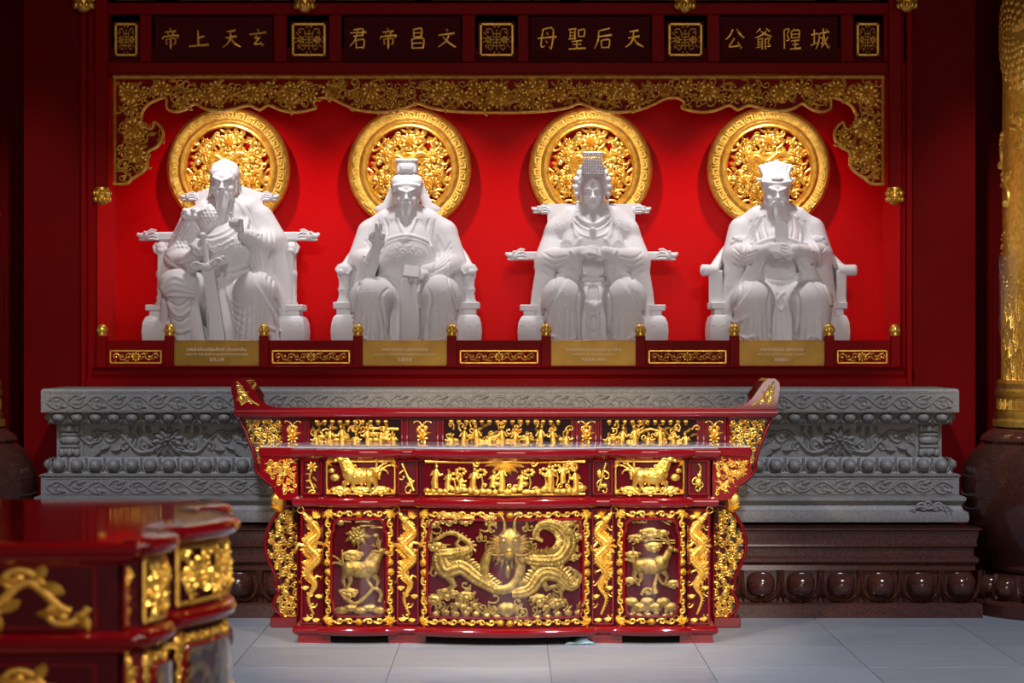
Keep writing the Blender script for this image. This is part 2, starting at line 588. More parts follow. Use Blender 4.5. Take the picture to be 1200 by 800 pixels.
    def beast(s, u, v, L, d=1, dn=1.0, h0=0.0, antler=False, mane=True):
        """prancing qilin or deer in relief; (u, v) body centre, L body length, facing d"""
        up = dn
        s.dome(u, v, L * .5, L * .27, L * .2, -.12 * d * up, h0, 10, 3)
        s.dome(u + d * L * .3, v + up * L * .08, L * .26, L * .28, L * .23, 0, h0, 10, 3)
        s.dome(u - d * L * .33, v + up * L * .02, L * .24, L * .25, L * .22, 0, h0, 10, 3)
        s.ht([(u + d * L * .38, v + up * L * .12), (u + d * L * .52, v + up * L * .38), (u + d * L * .58, v + up * L * .5)], [L * .16, L * .12, L * .1], h0 + L * .04, .9)
        hx, hy = u + d * L * .62, v + up * L * .54
        s.dome(hx, hy, L * .15, L * .11, L * .2, 0, h0 + L * .03)
        s.dome(hx + d * L * .15, hy - up * L * .05, L * .11, L * .07, L * .17, -.3 * d * up, h0 + L * .03)
        if antler:
            for sg in (0, 1):
                a0 = PI / 2 * up + (0.5 - sg * 1.0) * .5
                s.curl(hx - d * L * .03, hy + up * L * .08, a0 + d * up * .35, L * .42, d * up * .8, L * .03, L * .02, h0 + L * .1, 1, 6, False)
                s.curl(hx - d * L * .06, hy + up * L * .2, a0 + d * up * .9, L * .2, -.5 * d, L * .022, L * .015, h0 + L * .1, 1, 4, False)
        else:
            for g in (.4, .9):
                s.curl(hx - d * L * .05, hy + up * L * .05, math.atan2(up * math.sin(g + .6), -d * math.cos(g + .6)), L * .3, -d * up * .8, L * .035, L * .015, h0 + L * .1, 1, 5, False)
        for (ox, kx, fx, q, oy) in ((.36, .52, .44, .1, 0), (.24, .2, .34, .1, .04), (-.34, -.28, -.4, .11, 0), (-.44, -.52, -.46, .11, .05)):
            s.ht([(u + d * L * ox, v - up * L * .1), (u + d * L * kx, v - up * L * (.34 - oy)), (u + d * L * fx, v - up * L * (.56 - oy)), (u + d * L * (fx + .06), v - up * L * (.6 - oy))], [L * q, L * q * .62, L * q * .42, L * q * .5], h0, 1.0)
        for g in (0, .5, 1.0):
            s.curl(u - d * L * .5, v + up * L * .1, math.atan2(up * math.sin(.6 + g * .8), -d * math.cos(.6 + g * .8)), L * .5, d * up * (2.2 - g * 2.5), L * .05, L * .025, h0 + L * .03, 1, 8, False)
        if mane:
            for k in range(6):
                t = k / 5
                s.curl(u + d * L * (.25 + .28 * t), v + up * L * (.16 + .36 * t), math.atan2(up * .5, -d), L * .3, d * up * 3.2, L * .04, L * .025, h0 + L * .1, 1, 8, True)
            for k in range(9):
                s.dome(u + d * L * (-.42 + .09 * k), v + up * L * (.05 - .06 * (k % 2)), L * .06, L * .05, L * .07, 0, h0 + L * .17, 5, 1)


def crom(P, n, closed=False):
    """Catmull-Rom samples through the control points"""
    P = [tuple(p) for p in P]
    k = len(P)
    out = []
    segs = k if closed else k - 1
    for i in range(n if closed else n + 1):
        t = i / n * segs
        j = min(int(t), segs - 1)
        f = t - j
        g = lambda q: P[q % k] if closed else P[min(max(q, 0), k - 1)]
        p0, p1, p2, p3 = g(j - 1), g(j), g(j + 1), g(j + 2)
        out.append(tuple(0.5 * (2 * b + (c - a) * f + (2 * a - 5 * b + 4 * c - d) * f * f + (3 * b - a - 3 * c + d) * f ** 3) for a, b, c, d in zip(p0, p1, p2, p3)))
    return out


def inside(poly, x, y):
    c = False
    j = len(poly) - 1
    for i in range(len(poly)):
        xi, yi = poly[i]
        xj, yj = poly[j]
        if (yi > y) != (yj > y) and x < (xj - xi) * (y - yi) / (yj - yi) + xi:
            c = not c
        j = i
    return c


def fill(mb, poly, size, seed, h0=0.0, dens=1.0, flowers=0.25, thick=0.13):
    """packs a polygon with openwork foliage: curls, leaves and blossoms"""
    R = random.Random(seed)
    xs, ys = [p[0] for p in poly], [p[1] for p in poly]
    got = []
    A = (max(xs) - min(xs)) * (max(ys) - min(ys))
    for _ in range(int(dens * 14 * A / size ** 2)):
        x, y = R.uniform(min(xs), max(xs)), R.uniform(min(ys), max(ys))
        if not all(inside(poly, x + dx * size * .46, y + dy * size * .46) for dx, dy in ((0, 0), (1, 0), (-1, 0), (0, 1), (0, -1))):
            continue
        if any((x - a) ** 2 + (y - b) ** 2 < (size * .62) ** 2 for a, b in got):
            continue
        got.append((x, y))
        a = R.uniform(0, 2 * PI)
        sg = R.choice((1, -1))
        z = h0 + R.uniform(0, size * .1)
        if R.random() < flowers:
            mb.flower(x, y, size * .5, size * .3, 7, a, z)
            for k in range(3):
                mb.leaf(x + math.cos(a + k * 2.1) * size * .35, y + math.sin(a + k * 2.1) * size * .35, a + k * 2.1, size * .45, size * .26, size * .14, sg * .6, z)
        else:
            mb.curl(x - math.cos(a) * size * .5, y - math.sin(a) * size * .5, a, size * 1.75, sg * 5.6, size * thick, size * thick * .7, z, 1.1, 12)
            mb.leaf(x - math.cos(a) * size * .25, y - math.sin(a) * size * .25, a - sg * .8, size * .6, size * .3, size * .15, -sg * .8, z)
            mb.leaf(x - math.cos(a) * size * .45, y - math.sin(a) * size * .45, a + PI + sg * .5, size * .5, size * .26, size * .15, sg * .9, z)
    return got


def text_mesh(body, name, m, parent, cx, y, cz, width=None, height=None, depth=0.003, bevel=0.0, rx=PI / 2):
    c = bpy.data.curves.new('lettering', 'FONT')
    c.body = body
    c.align_x = 'CENTER'
    c.align_y = 'CENTER'
    c.extrude = depth
    c.bevel_depth = bevel
    c.resolution_u = 3
    o = bpy.data.objects.new('lettering', c)
    COL.objects.link(o)
    dg = bpy.context.evaluated_depsgraph_get()
    me = bpy.data.meshes.new_from_object(o.evaluated_get(dg))
    bpy.data.objects.remove(o)
    bpy.data.curves.remove(c)
    n = len(me.vertices)
    co = np.zeros(n * 3, np.float32)
    me.vertices.foreach_get('co', co)
    co = co.reshape(-1, 3)
    lo, hi = co.min(0), co.max(0)
    sx = width / (hi[0] - lo[0]) if width else 1
    sy = height / (hi[1] - lo[1]) if height else sx
    if not width:
        sx = sy
    mid = (lo + hi) / 2
    co = np.stack([(co[:, 0] - mid[0]) * sx + cx, -(co[:, 2] - lo[2]) + y, (co[:, 1] - mid[1]) * sy + cz], 1)
    me.vertices.foreach_set('co', co.astype(np.float32).ravel())
    me.materials.clear()
    me.materials.append(m)
    me.update()
    t = bpy.data.objects.new(name, me)
    COL.objects.link(t)
    t.parent = parent
    return t


def struct(o):
    o['kind'] = 'structure'
    return o

# ------------------------------------------------------------------ the room shell
DW = 14.8                                        # plane of the red niche wall
NX0, NX1 = X(113, DW), X(1056, DW)               # niche opening
NZ0, NZ1 = Z(430, DW), 3.42
NB = 15.56                                       # niche back

# floor of grey tiles
mb = MB()
mb.box(-9, 9, -6, 20, -0.06, -0.006)
floor = struct(mb.build('floor', GROUT, smooth=False))
TX, TY = 0.78, 0.82
mb = MB()
mb.box(-TX / 2 + .0018, TX / 2 - .0018, -TY / 2 + .0018, TY / 2 - .0018, -0.02, 0.0, 0.0012)
t0 = None
for i in range(-5, 5):
    for j in range(-9, 3):
        p = (0.186 + (i + .5) * TX, 12.55 + (j + .5) * TY, 0)
        if t0 is None:
            t0 = mb.build('tile', TILE, floor, False)
            t = t0
        else:
            t = t0.copy()
            COL.objects.link(t)
        t.location = p
mb = MB()
mb.box(-9, 9, -6, 20, 7.2, 7.3)
struct(mb.build('ceiling', CEIL, smooth=False))

WX0, WX1 = X(28, DW), X(1143, DW)
mb = MB()
mb.box(WX0, NX0 - .08, DW, DW + .3, 0, 7.2)
mb.box(NX0 - .08, NX0, DW, DW + .03, 0, 7.2)
mb.box(NX1 + .08, WX1, DW, DW + .3, 0, 7.2)
mb.box(NX1, NX1 + .08, DW, DW + .03, 0, 7.2)
mb.box(NX0, NX1, DW, DW + .3, 0, NZ0)
mb.box(NX0, NX1, DW, DW + .12, Z(88, DW), 7.2)
mb.box(NX0, NX1, DW, DW + .12, NZ1, 7.2)
struct(mb.build('wall_back', RED_WALL, smooth=False))
mb = MB()
mb.box(-9, WX0, DW + .9, DW + 1.0, 0, 7.2)
mb.box(WX1, 9, DW + .9, DW + 1.0, 0, 7.2)
mb.box(WX0, WX0 + .12, DW + .3, DW + .9, 0, 7.2)
mb.box(WX1 - .12, WX1, DW + .3, DW + .9, 0, 7.2)
struct(mb.build('wall_side_recess', RED_WALL, smooth=False))
mb = MB(); mb.box(-9.1, -9, -6, 20, 0, 7.2); struct(mb.build('wall_left', RED_WALL, smooth=False))
mb = MB(); mb.box(9, 9.1, -6, 20, 0, 7.2); struct(mb.build('wall_right', RED_WALL, smooth=False))
# the niche box
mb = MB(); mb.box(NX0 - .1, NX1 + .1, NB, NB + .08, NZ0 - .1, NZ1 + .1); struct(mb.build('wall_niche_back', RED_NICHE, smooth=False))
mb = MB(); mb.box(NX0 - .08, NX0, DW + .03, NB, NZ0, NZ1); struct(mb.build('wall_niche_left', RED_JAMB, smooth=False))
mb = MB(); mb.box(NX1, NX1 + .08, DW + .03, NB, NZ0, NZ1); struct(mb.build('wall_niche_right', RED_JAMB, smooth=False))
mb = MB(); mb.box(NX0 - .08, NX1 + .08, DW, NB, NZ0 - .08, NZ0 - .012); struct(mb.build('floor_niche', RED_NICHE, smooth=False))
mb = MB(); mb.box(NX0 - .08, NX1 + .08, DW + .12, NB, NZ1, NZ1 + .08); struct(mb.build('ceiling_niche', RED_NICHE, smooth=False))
# corner beads inside the niche, where the side walls meet the back
mb = MB()
mb.box(NX0, NX0 + .03, NB - .05, NB - .02, NZ0, NZ1)
mb.box(NX1 - .03, NX1, NB - .05, NB - .02, NZ0, NZ1)

# frame mouldings of the niche wall: uprights, sill bands, top band
n_tr = 0


def trim(x0, x1, z0, z1, d0, d1=DW + .02, c=.006, m=None):
    global n_tr
    n_tr += 1
    b = MB()
    b.box(x0, x1, d0, d1, z0, z1, c)
    return struct(b.build('trim_%d' % n_tr, m or RED_FRAME, smooth=True, angle=25))


ztop = 5.2
for a, b, d in ((97, 104, 14.72), (104, 113, 14.75), (1056, 1060, 14.75), (1060, 1067, 14.72)):
    trim(X(a, DW), X(b, DW), Z(453, DW), ztop, d)
trim(X(104, DW), X(1060, DW), Z(454, DW), Z(442, DW), 14.70)
trim(X(110, DW), X(1058, DW), Z(442, DW), Z(439.5, DW), 14.715)
trim(X(110, DW), X(1058, DW), Z(439.5, DW), Z(430, DW), 14.735)
trim(X(112, DW), X(1057, DW), Z(430.5, DW), Z(428.5, DW), 14.69)
# rails and stiles of the lettered band
trim(X(110, DW), X(1060, DW), Z(88, DW), Z(74, DW), 14.74)
trim(X(110, DW), X(1060, DW), Z(18, DW), Z(4.5, DW), 14.74)
for a, b in ((110, 130), (165, 179), (321.5, 337), (386, 401), (541.5, 557), (606.5, 619.5), (763, 778), (828, 843), (984, 999), (1034, 1060)):
    trim(X(a, DW), X(b, DW), Z(74, DW), Z(18, DW), 14.75)

# ------------------------------------------------------------------ grey stone pedestal on a brown granite base
PXL, PXR = X(48, 14.0), X(1124, 14.0)
PED = thing('stone_pedestal', 'long grey carved stone pedestal under the statue niche with lotus petal rows', 'pedestal', (0, 14.0, 0))
pz = lambda py: Z(py, 14.0)


def ped_part(name, prof, inset, m=STONE, xl=None, xr=None, yb=.725):
    b = MB()
    a, c = (PXL if xl is None else xl) + inset, (PXR if xr is None else xr) - inset
    b.sweep([(a, yb), (a, inset), (c, inset), (c, yb)], prof, True)
    return b.build(name, m, PED, angle=30)


slab = ped_part('top_slab', [(0, pz(483)), (0, pz(458)), (-.006, pz(456)), (-.012, pz(455.4))], 0, yb=.79)
ped_part('upper_cove', [(-.05, pz(499)), (-.02, pz(488)), (0, pz(483.5))], .035)
dado = ped_part('dado', [(0, pz(540)), (0, pz(498))], .115)
lowslab = ped_part('lower_frieze', [(0, pz(581)), (0.0, pz(560)), (.012, pz(557)), (0, pz(555.5)), (-.05, pz(554))], .0)
ped_part('roll_moulding', [(.045, pz(611)), (.05, pz(606)), (.045, pz(599)), (.02, pz(597)), (.01, pz(592)), (.035, pz(586)), (.035, pz(582)), (0, pz(580))], -.0)
ped_part('petal_bed', [(.0, pz(556)), (-.03, pz(545)), (-.05, pz(536))], .03)

# frieze scrolls: a running vine of interlocked curls
for part, py0, py1, yy in ((slab, 461, 480, 0.0), (lowslab, 562, 578, 0.0)):
    b = MB(lambda u, v, h: (u, yy - h - .0005, v))
    pit = .118
    n = int((PXR - PXL - .06) / pit)
    zc, hh = (pz(py0) + pz(py1)) / 2, abs(pz(py1) - pz(py0)) / 2
    x0 = (PXL + PXR) / 2 - n * pit / 2
    wave = [(x0 + k * pit / 6, zc + hh * .72 * math.sin(PI * k / 6)) for k in range(n * 6 + 1)]
    b.ht(wave, .008, 0, 1.2, 3, False)
    for k in range(n):
        sg = 1 if k % 2 == 0 else -1
        xc = x0 + (k + .5) * pit
        b.curl(xc - pit * .5, zc - sg * hh * .0, sg * -.9, pit * 1.75, sg * 7.4, .008, .0055, 0, 1.3, 12, True, 1.0, 3)
        b.leaf(xc + pit * .1, zc - sg * hh * .3, -sg * .9, pit * .4, .03, .014, sg * .8)
        b.curl(xc + pit * .2, zc + sg * hh * .5, sg * 2.6, pit * .8, sg * 4.6, .007, .004, 0, 1.3, 8, True, 1.0, 3)
    b.ht([(PXL + .025, zc + hh * 1.12), (PXR - .025, zc + hh * 1.12)], .003, 0, 1, 3, False)
    b.ht([(PXL + .025, zc - hh * 1.12), (PXR - .025, zc - hh * 1.12)], .003, 0, 1, 3, False)
    b.build('vine_carving', STONE, part, stuff=True)


# lotus petals: swelling petal with a raised rim that runs into points between neighbours
def petal_mesh(wd, ht_, m, name, parent, up=1, bulge=.5, rim=.1):
    b = MB(lambda u, v, h: (u, -h, v * up))
    b.dome(0, ht_ * .04, wd * .36, ht_ * .40, wd * bulge, 0, -.01, 14, 5, .72)
    pts = crom([(-wd * .47, ht_ * .5), (-wd * .46, ht_ * .05), (-wd * .36, -ht_ * .3), (-wd * .14, -ht_ * .46), (0, -ht_ * .38), (wd * .14, -ht_ * .46), (wd * .36, -ht_ * .3), (wd * .46, ht_ * .05), (wd * .47, ht_ * .5)], 20)
    b.ht(pts, wd * rim * .5, -.006, 1.6, 4)
    for sg in (-1, 1):
        b.leaf(sg * wd * .5, ht_ * .2, -PI / 2, ht_ * .75, wd * .12, wd * .12, sg * .25, -.008, 4)
    return b.build(name, m, parent, angle=60)


def petal_row(first, xs, y, z, side=None):
    for k, x in enumerate(xs):
        o = first if k == 0 else first.copy()
        if k:
            COL.objects.link(o)
        o.location = (x, y, z)


pitch = .1081
for up, zc, ins, h in ((1, pz(490), .04, pz(483) - pz(497.5)), (1, pz(546), .035, pz(537) - pz(555.5))):
    f = petal_mesh(pitch, h, STONE, "lotus_petal", PED, 1, .5)
    n = int((PXR - PXL - ins * 2) / pitch)
    c = (PXL + PXR) / 2
    petal_row(f, [c + (k - (n - 1) / 2) * pitch for k in range(n)], ins + .0, zc)
    for sx, xx in ((-1, PXL + ins), (1, PXR - ins)):
        for k in range(3):
            o = f.copy(); COL.objects.link(o)
            o.location = (xx, ins + .09 + k * pitch, zc)
            o.rotation_euler = (0, 0, sx * PI / 2)

# corner pilasters of the dado: bamboo-like banded knops
for px in (82, 1088):
    x = X(px, 14.1)
    b = MB()
    yy = .115
    b.box(x - .08, x + .08, yy - .012, yy + .02, pz(537.5), pz(497.5), .003)
    pil = b.build('pilaster', STONE, PED, angle=30)
    b = MB()
    for zz, r in ((503, .5), (530, .5), (516.5, .6)):
        b.ball((x, yy - .012, pz(zz)), (.062, .03, .034 * r * 1.3), 14, 7, None, .8)
    for zz in (509.5, 523.5):
        b.box(x - .056, x + .056, yy - .034, yy, pz(zz) - .009, pz(zz) + .009, .004)
    for zz in (502, 531):
        for q in (-.045, 0, .045):
            b.ball((x + q, yy - .035, pz(zz)), (.02, .016, .026), 8, 5)
    b.build('knop', STONE, pil)

# peony scrolls carved on the dado, one on each side and one behind the altar
for cx in (197, 586, 983):
    xc = X(cx, 14.12)
    b = MB(lambda u, v, h: (xc + u, .115 - h + .001, pz(517.5) + v))
    sgn = 1
    b.dome(0, .0, .085, .06, .03, 0, 0, 14, 3)
    b.flower(0, .008, .10, .06, 10, .2, 0, .72)
    for k in range(6):
        a = PI + (k - 2.5) * .42 + PI / 2
        b.leaf(math.cos(a) * .05, -.015 + math.sin(a) * .02, a, .07, .05, .03, .2)
    for s2 in (-1, 1):
        q = [(s2 * .06, -.05), (s2 * .17, -.065), (s2 * .24, .0), (s2 * .31, .06), (s2 * .40, .02), (s2 * .46, -.035)]
        b.ht(crom(q, 22), [.015 - .007 * i / 22 for i in range(23)], 0, 1.5, 4, False)
        for (u, v, a, L, t) in ((.2, -.04, 1.9, .17, -5.6), (.29, .05, -1.2, .17, 5.4), (.36, .05, .2, .17, -5.2), (.43, .0, 2.4, .13, -5), (.12, -.06, .4, .15, 5.2), (.14, -.06, 2.4, .12, -5), (.24, .0, -.4, .1, -4.6), (.42, .0, -.6, .12, 4.6)):
            aa = a if s2 > 0 else PI - a
            b.curl(s2 * u, v, aa, L, s2 * t, .0115, .007, 0, 1.5, 12)
        for (u, v, a) in ((.1, .045, .7), (.16, .03, 1.0), (.34, -.03, -.8), (.22, .055, 1.5), (.08, -.03, .1), (.27, -.045, -.6), (.48, -.01, .4), (.39, -.05, -1.2)):
            aa = a if s2 > 0 else PI - a
            b.leaf(s2 * u, v, aa, .07, .038, .028, s2 * .8)
    b.build('peony_carving', STONE, dado, stuff=True)

# cloud corner curls on the roll moulding
for px, sx in ((1091, 1), (80, -1)):
    b = MB(lambda u, v, h: (X(px, 13.95) + u * sx, -.047 - h, pz(598.5) + v))
    b.curl(-.10, .0, 1.2, .17, -6.2, .008, .006)
    b.curl(.02, .02, 2.0, .13, 6, .008, .006)
    b.curl(.09, -.005, 1.9, .18, 6.4, .008, .006)
    b.ht(crom([(-.12, .012), (-.06, .03), (-.01, .015), (.04, .035), (.11, .02), (.12, -.02)], 14), .007)
    b.build('cloud_carving', STONE, PED)

# brown granite base: mouldings, big petals, plinth; runs on behind the pillars
bz = lambda py: Z(py, 13.86)
BASE = thing('granite_base', 'polished brown granite base with big lotus petals below the grey stone pedestal', 'base', (0, 13.86, 0))
b = MB()
b.sweep([(-2.84, .7), (-2.84, 0), (2.69, 0), (2.69, .7)], [(0, bz(668)), (-.004, bz(662)), (.016, bz(658)), (.016, bz(654)), (-.01, bz(651)), (-.01, bz(642)), (.008, bz(640)), (.004, bz(634)), (.012, bz(628)), (.016, bz(622)), (.03, bz(620.5)), (.03, bz(618.5)), (-.1, bz(616.5))], True)
b.build('moulded_block', GRANITE, BASE, angle=30)
b = MB()
b.sweep([(-2.84, .7), (-2.84, 0), (2.69, 0), (2.69, .7)], [(.034, 0.0), (.034, bz(708)), (.02, bz(705.5)), (-.01, bz(705)), (-.02, bz(667))], True)
b.build('plinth', GRANITE, BASE, angle=30)
wd = 47.0 * 13.86 / FOC
f = petal_mesh(wd, bz(667.5) - bz(705), GRANITE, 'lotus_petal', BASE, 1, .42, .12)
xs = [X(891.5 + 47.0 * k, 13.86) for k in range(-18, 6) if -2.8 < X(891.5 + 47.0 * k, 13.86) < 2.68]
petal_row(f, xs, -.0, (bz(667.5) + bz(705)) / 2)

# ------------------------------------------------------------------ sculpted statues
class Sculpt:
    """signed-distance clay: solids are blended on a grid, then skinned into one continuous surface"""

    def __init__(s, lo, hi, h):
        s.lo, s.h = np.array(lo, float), h
        s.n = [int(math.ceil((b - a) / h)) + 1 for a, b in zip(lo, hi)]
        s.F = np.full(s.n, 9.0, np.float32)
        s.ax = [(lo[i] + h * np.arange(s.n[i])).astype(np.float32) for i in range(3)]

    def win(s, lo, hi):
        sl = []
        for i in range(3):
            a = max(0, int((lo[i] - s.lo[i]) / s.h))
            b = min(s.n[i], int((hi[i] - s.lo[i]) / s.h) + 2)
            if b <= a:
                return None, None
            sl.append(slice(a, b))
        return tuple(sl), (s.ax[0][sl[0]][:, None, None], s.ax[1][sl[1]][None, :, None], s.ax[2][sl[2]][None, None, :])

    def put(s, sl, d, k, sub):
        A = s.F[sl]
        if sub:
            d = -d
            h = np.maximum(k - np.abs(A - d), 0) / k
            s.F[sl] = np.maximum(A, d) + h * h * k * .25
        else:
            h = np.maximum(k - np.abs(A - d), 0) / k
            s.F[sl] = np.minimum(A, d) - h * h * k * .25

    def ell(s, c, r, k=3.0, sub=False, rot=None):
        r = np.array(r, float) if hasattr(r, '__len__') else np.array([r] * 3, float)
        R = max(r) if rot is not None else r
        pad = k + 2
        sl, q = s.win(np.array(c) - R - pad, np.array(c) + R + pad)
        if sl is None:
            return
        x, y, z = q[0] - c[0], q[1] - c[1], q[2] - c[2]
        if rot is not None:
            M = np.array(rot.inverted())
            x, y, z = (M[i][0] * x + M[i][1] * y + M[i][2] * z for i in range(3))
        k0 = np.sqrt((x / r[0]) ** 2 + (y / r[1]) ** 2 + (z / r[2]) ** 2)
        k1 = np.sqrt((x / r[0] ** 2) ** 2 + (y / r[1] ** 2) ** 2 + (z / r[2] ** 2) ** 2) + 1e-6
        s.put(sl, (k0 * (k0 - 1) / k1).astype(np.float32), k, sub)

    def chain(s, pts, rad, k=3.0, sub=False, ys=1.0):
        P = np.array(pts, float)
        rad = np.array(rad, float) if hasattr(rad, '__len__') else np.full(len(P), float(rad))
        pad = rad.max() + k + 1.5
        sl, q = s.win(P.min(0) - pad, P.max(0) + pad)
        if sl is None:
            return
        d = None
        for i in range(len(P) - 1):
            a, b = P[i], P[i + 1]
            ab = b - a
            ab[1] *= ys
            L = float(ab @ ab) + 1e-9
            x, y, z = q[0] - a[0], (q[1] - a[1]) * ys, q[2] - a[2]
            t = np.clip((x * ab[0] + y * ab[1] + z * ab[2]) / L, 0, 1)
            e = np.sqrt((x - ab[0] * t) ** 2 + (y - ab[1] * t) ** 2 + (z - ab[2] * t) ** 2) - (rad[i] + (rad[i + 1] - rad[i]) * t)
            d = e if d is None else np.minimum(d, e)
        s.put(sl, d.astype(np.float32), k, sub)

    def box(s, c, hf, rnd=1.0, k=1.0, sub=False, rot=None):
        hf = np.array(hf, float)
        R = np.full(3, np.linalg.norm(hf)) if rot is not None else hf
        sl, q = s.win(np.array(c) - R - k - 2, np.array(c) + R + k + 2)
        if sl is None:
            return
        x, y, z = q[0] - c[0], q[1] - c[1], q[2] - c[2]
        if rot is not None:
            M = np.array(rot.inverted())
            x, y, z = (M[i][0] * x + M[i][1] * y + M[i][2] * z for i in range(3))
        x, y, z = np.abs(x) - hf[0] + rnd, np.abs(y) - hf[1] + rnd, np.abs(z) - hf[2] + rnd
        d = np.sqrt(np.maximum(x, 0) ** 2 + np.maximum(y, 0) ** 2 + np.maximum(z, 0) ** 2) + np.minimum(np.maximum(np.maximum(x, y), z), 0) - rnd
        s.put(sl, d.astype(np.float32), k, sub)

    def front(s, x, z):
        i = min(max(int(round((x - s.lo[0]) / s.h)), 0), s.n[0] - 1)
        j = min(max(int(round((z - s.lo[2]) / s.h)), 0), s.n[2] - 1)
        col = s.F[i, :, j]
        w = np.argmax(col < 0)
        if col[w] >= 0:
            return None
        if w == 0:
            return float(s.ax[1][0])
        a, b = col[w - 1], col[w]
        return float(s.ax[1][w - 1] + s.h * a / (a - b))

    def stroke(s, pts, r, lift=0.5, k=1.2, sub=False, step=2.5):
        """a ridge (or groove) drawn on the front surface along (x, z) points"""
        if len(pts) > 2:
            L = sum(math.dist(pts[i], pts[i + 1]) for i in range(len(pts) - 1))
            pts = crom(pts, max(3, int(L / step)))
        ys, q = [], []
        for p in pts:
            y = s.front(*p)
            if y is not None:
                q.append(p); ys.append(y)
        if len(q) < 2:
            return
        m = len(q)
        ys = [sum(ys[max(0, i - 1):i + 2]) / len(ys[max(0, i - 1):i + 2]) for i in range(m)]
        r = np.interp(np.linspace(0, 1, m), np.linspace(0, 1, len(r)), r) if hasattr(r, '__len__') else np.full(m, float(r))
        sg = -1 if sub else 1
        s.chain([(p[0], y + sg * (1 - lift) * rr if not sub else y - (1 - lift) * rr, p[1]) for p, y, rr in zip(q, ys, r)], r, k, sub)

    def ridge(s, *pts, r=1.5, lift=.65, k=1.4):
        r = [q * 1.12 for q in r] if hasattr(r, '__len__') else r * 1.12
        s.stroke(pts, r, lift, k)

    def groove(s, *pts, r=1.1, lift=.7, k=1.0):
        r = [q * 1.3 for q in r] if hasattr(r, '__len__') else (r * 1.3 if r > .8 else r)
        s.stroke(pts, r, lift, k, True)

    def mesh(s, pattern=None):
        F = s.F
        S = F < 0
        n = [a - 1 for a in s.n]
        cnt = np.zeros(n, np.int8)
        for a in (0, 1):
            for b in (0, 1):
                for c in (0, 1):
                    cnt += S[a:a + n[0], b:b + n[1], c:c + n[2]]
        act = (cnt > 0) & (cnt < 8)
        I = np.argwhere(act)
        idx = np.full(n, -1, np.int32)
        idx[act] = np.arange(len(I))
        cor = {}
        for a in (0, 1):
            for b in (0, 1):
                for c in (0, 1):
                    cor[(a, b, c)] = F[I[:, 0] + a, I[:, 1] + b, I[:, 2] + c]
        acc = np.zeros((len(I), 3), np.float32)
        num = np.zeros(len(I), np.float32)
        for axx in range(3):
            for u in (0, 1):
                for v in (0, 1):
                    p = [0, 0, 0]; o = [i for i in range(3) if i != axx]
                    p[o[0]], p[o[1]] = u, v
                    q = list(p); q[axx] = 1
                    A, B = cor[tuple(p)], cor[tuple(q)]
                    m = (A < 0) != (B < 0)
                    t = np.where(m, A / np.where(m, A - B, 1), 0)
                    for i in range(3):
                        acc[:, i] += np.where(m, (t if i == axx else p[i]), 0)
                    num += m
        V = (I + acc / num[:, None]) * s.h + s.lo
        quads = []
        for axx in range(3):
            o = [i for i in range(3) if i != axx]
            sa = [slice(None)] * 3; sb = [slice(None)] * 3
            sa[axx], sb[axx] = slice(0, -1), slice(1, None)
            A, B = S[tuple(sa)], S[tuple(sb)]
            cr = np.argwhere(A != B)
            cr = cr[(cr[:, o[0]] > 0) & (cr[:, o[1]] > 0) & (cr[:, o[0]] < n[o[0]]) & (cr[:, o[1]] < n[o[1]])]
            inn = A[cr[:, 0], cr[:, 1], cr[:, 2]]
            def g(du, dv):
                c = cr.copy()
                c[:, o[0]] -= du
                c[:, o[1]] -= dv
                return idx[c[:, 0], c[:, 1], c[:, 2]]
            Q = np.stack([g(1, 1), g(0, 1), g(0, 0), g(1, 0)], 1)
            flip = inn if axx != 1 else ~inn
            Q[~flip] = Q[~flip][:, ::-1]
            quads.append(Q)
        Q = np.concatenate(quads)
        # one light smoothing pass keeps the skin free of voxel steps
        for _ in range(2):
            acc = np.zeros_like(V); num = np.zeros(len(V))
            for i in range(4):
                a, b = Q[:, i], Q[:, (i + 1) % 4]
                for d in range(3):
                    acc[:, d] += np.bincount(a, V[b, d], len(V)) + np.bincount(b, V[a, d], len(V))
                num += np.bincount(a, minlength=len(V)) + np.bincount(b, minlength=len(V))
            V = V * .55 + acc / np.maximum(num, 1)[:, None] * .45
        if pattern:
            P = V[Q]
            fn = np.cross(P[:, 2] - P[:, 0], P[:, 3] - P[:, 1])
            N = np.zeros_like(V)
            for i in range(4):
                for d in range(3):
                    N[:, d] += np.bincount(Q[:, i], fn[:, d], len(V))
            N /= np.linalg.norm(N, axis=1)[:, None] + 1e-9
            V = V + N * pattern(V, N)[:, None]
        return V, Q


def curls_pattern(V, cx, cz, rx, rz, amp, wl=5.5, seed=0.0):
    """embroidered scroll relief inside an ellipse (fine carving)"""
    x, z = V[:, 0], V[:, 2]
    m = np.clip(1.6 * (1 - ((x - cx) / rx) ** 2 - ((z - cz) / rz) ** 2), 0, 1) * (V[:, 1] < 4)
    k = 2 * PI / wl
    px = x + 1.6 * np.sin(.31 * z + seed) + 1.1 * np.sin(.57 * x + .4 * z + 2 * seed)
    pz = z + 1.6 * np.sin(.37 * x + 2 * seed) + 1.1 * np.sin(.49 * z - .6 * x + seed)
    a = np.sin(k * .9 * px + 2.2 * np.sin(.23 * pz + seed)) * np.sin(k * .8 * pz + 2.4 * np.sin(.21 * px + 2 * seed)) + .6 * np.sin(k * .62 * (px + pz) + 2 * np.sin(.27 * (px - pz)))
    return amp * .62 * m * (1 - np.clip(np.abs(a) * 2.2, 0, 1) * 1.4)


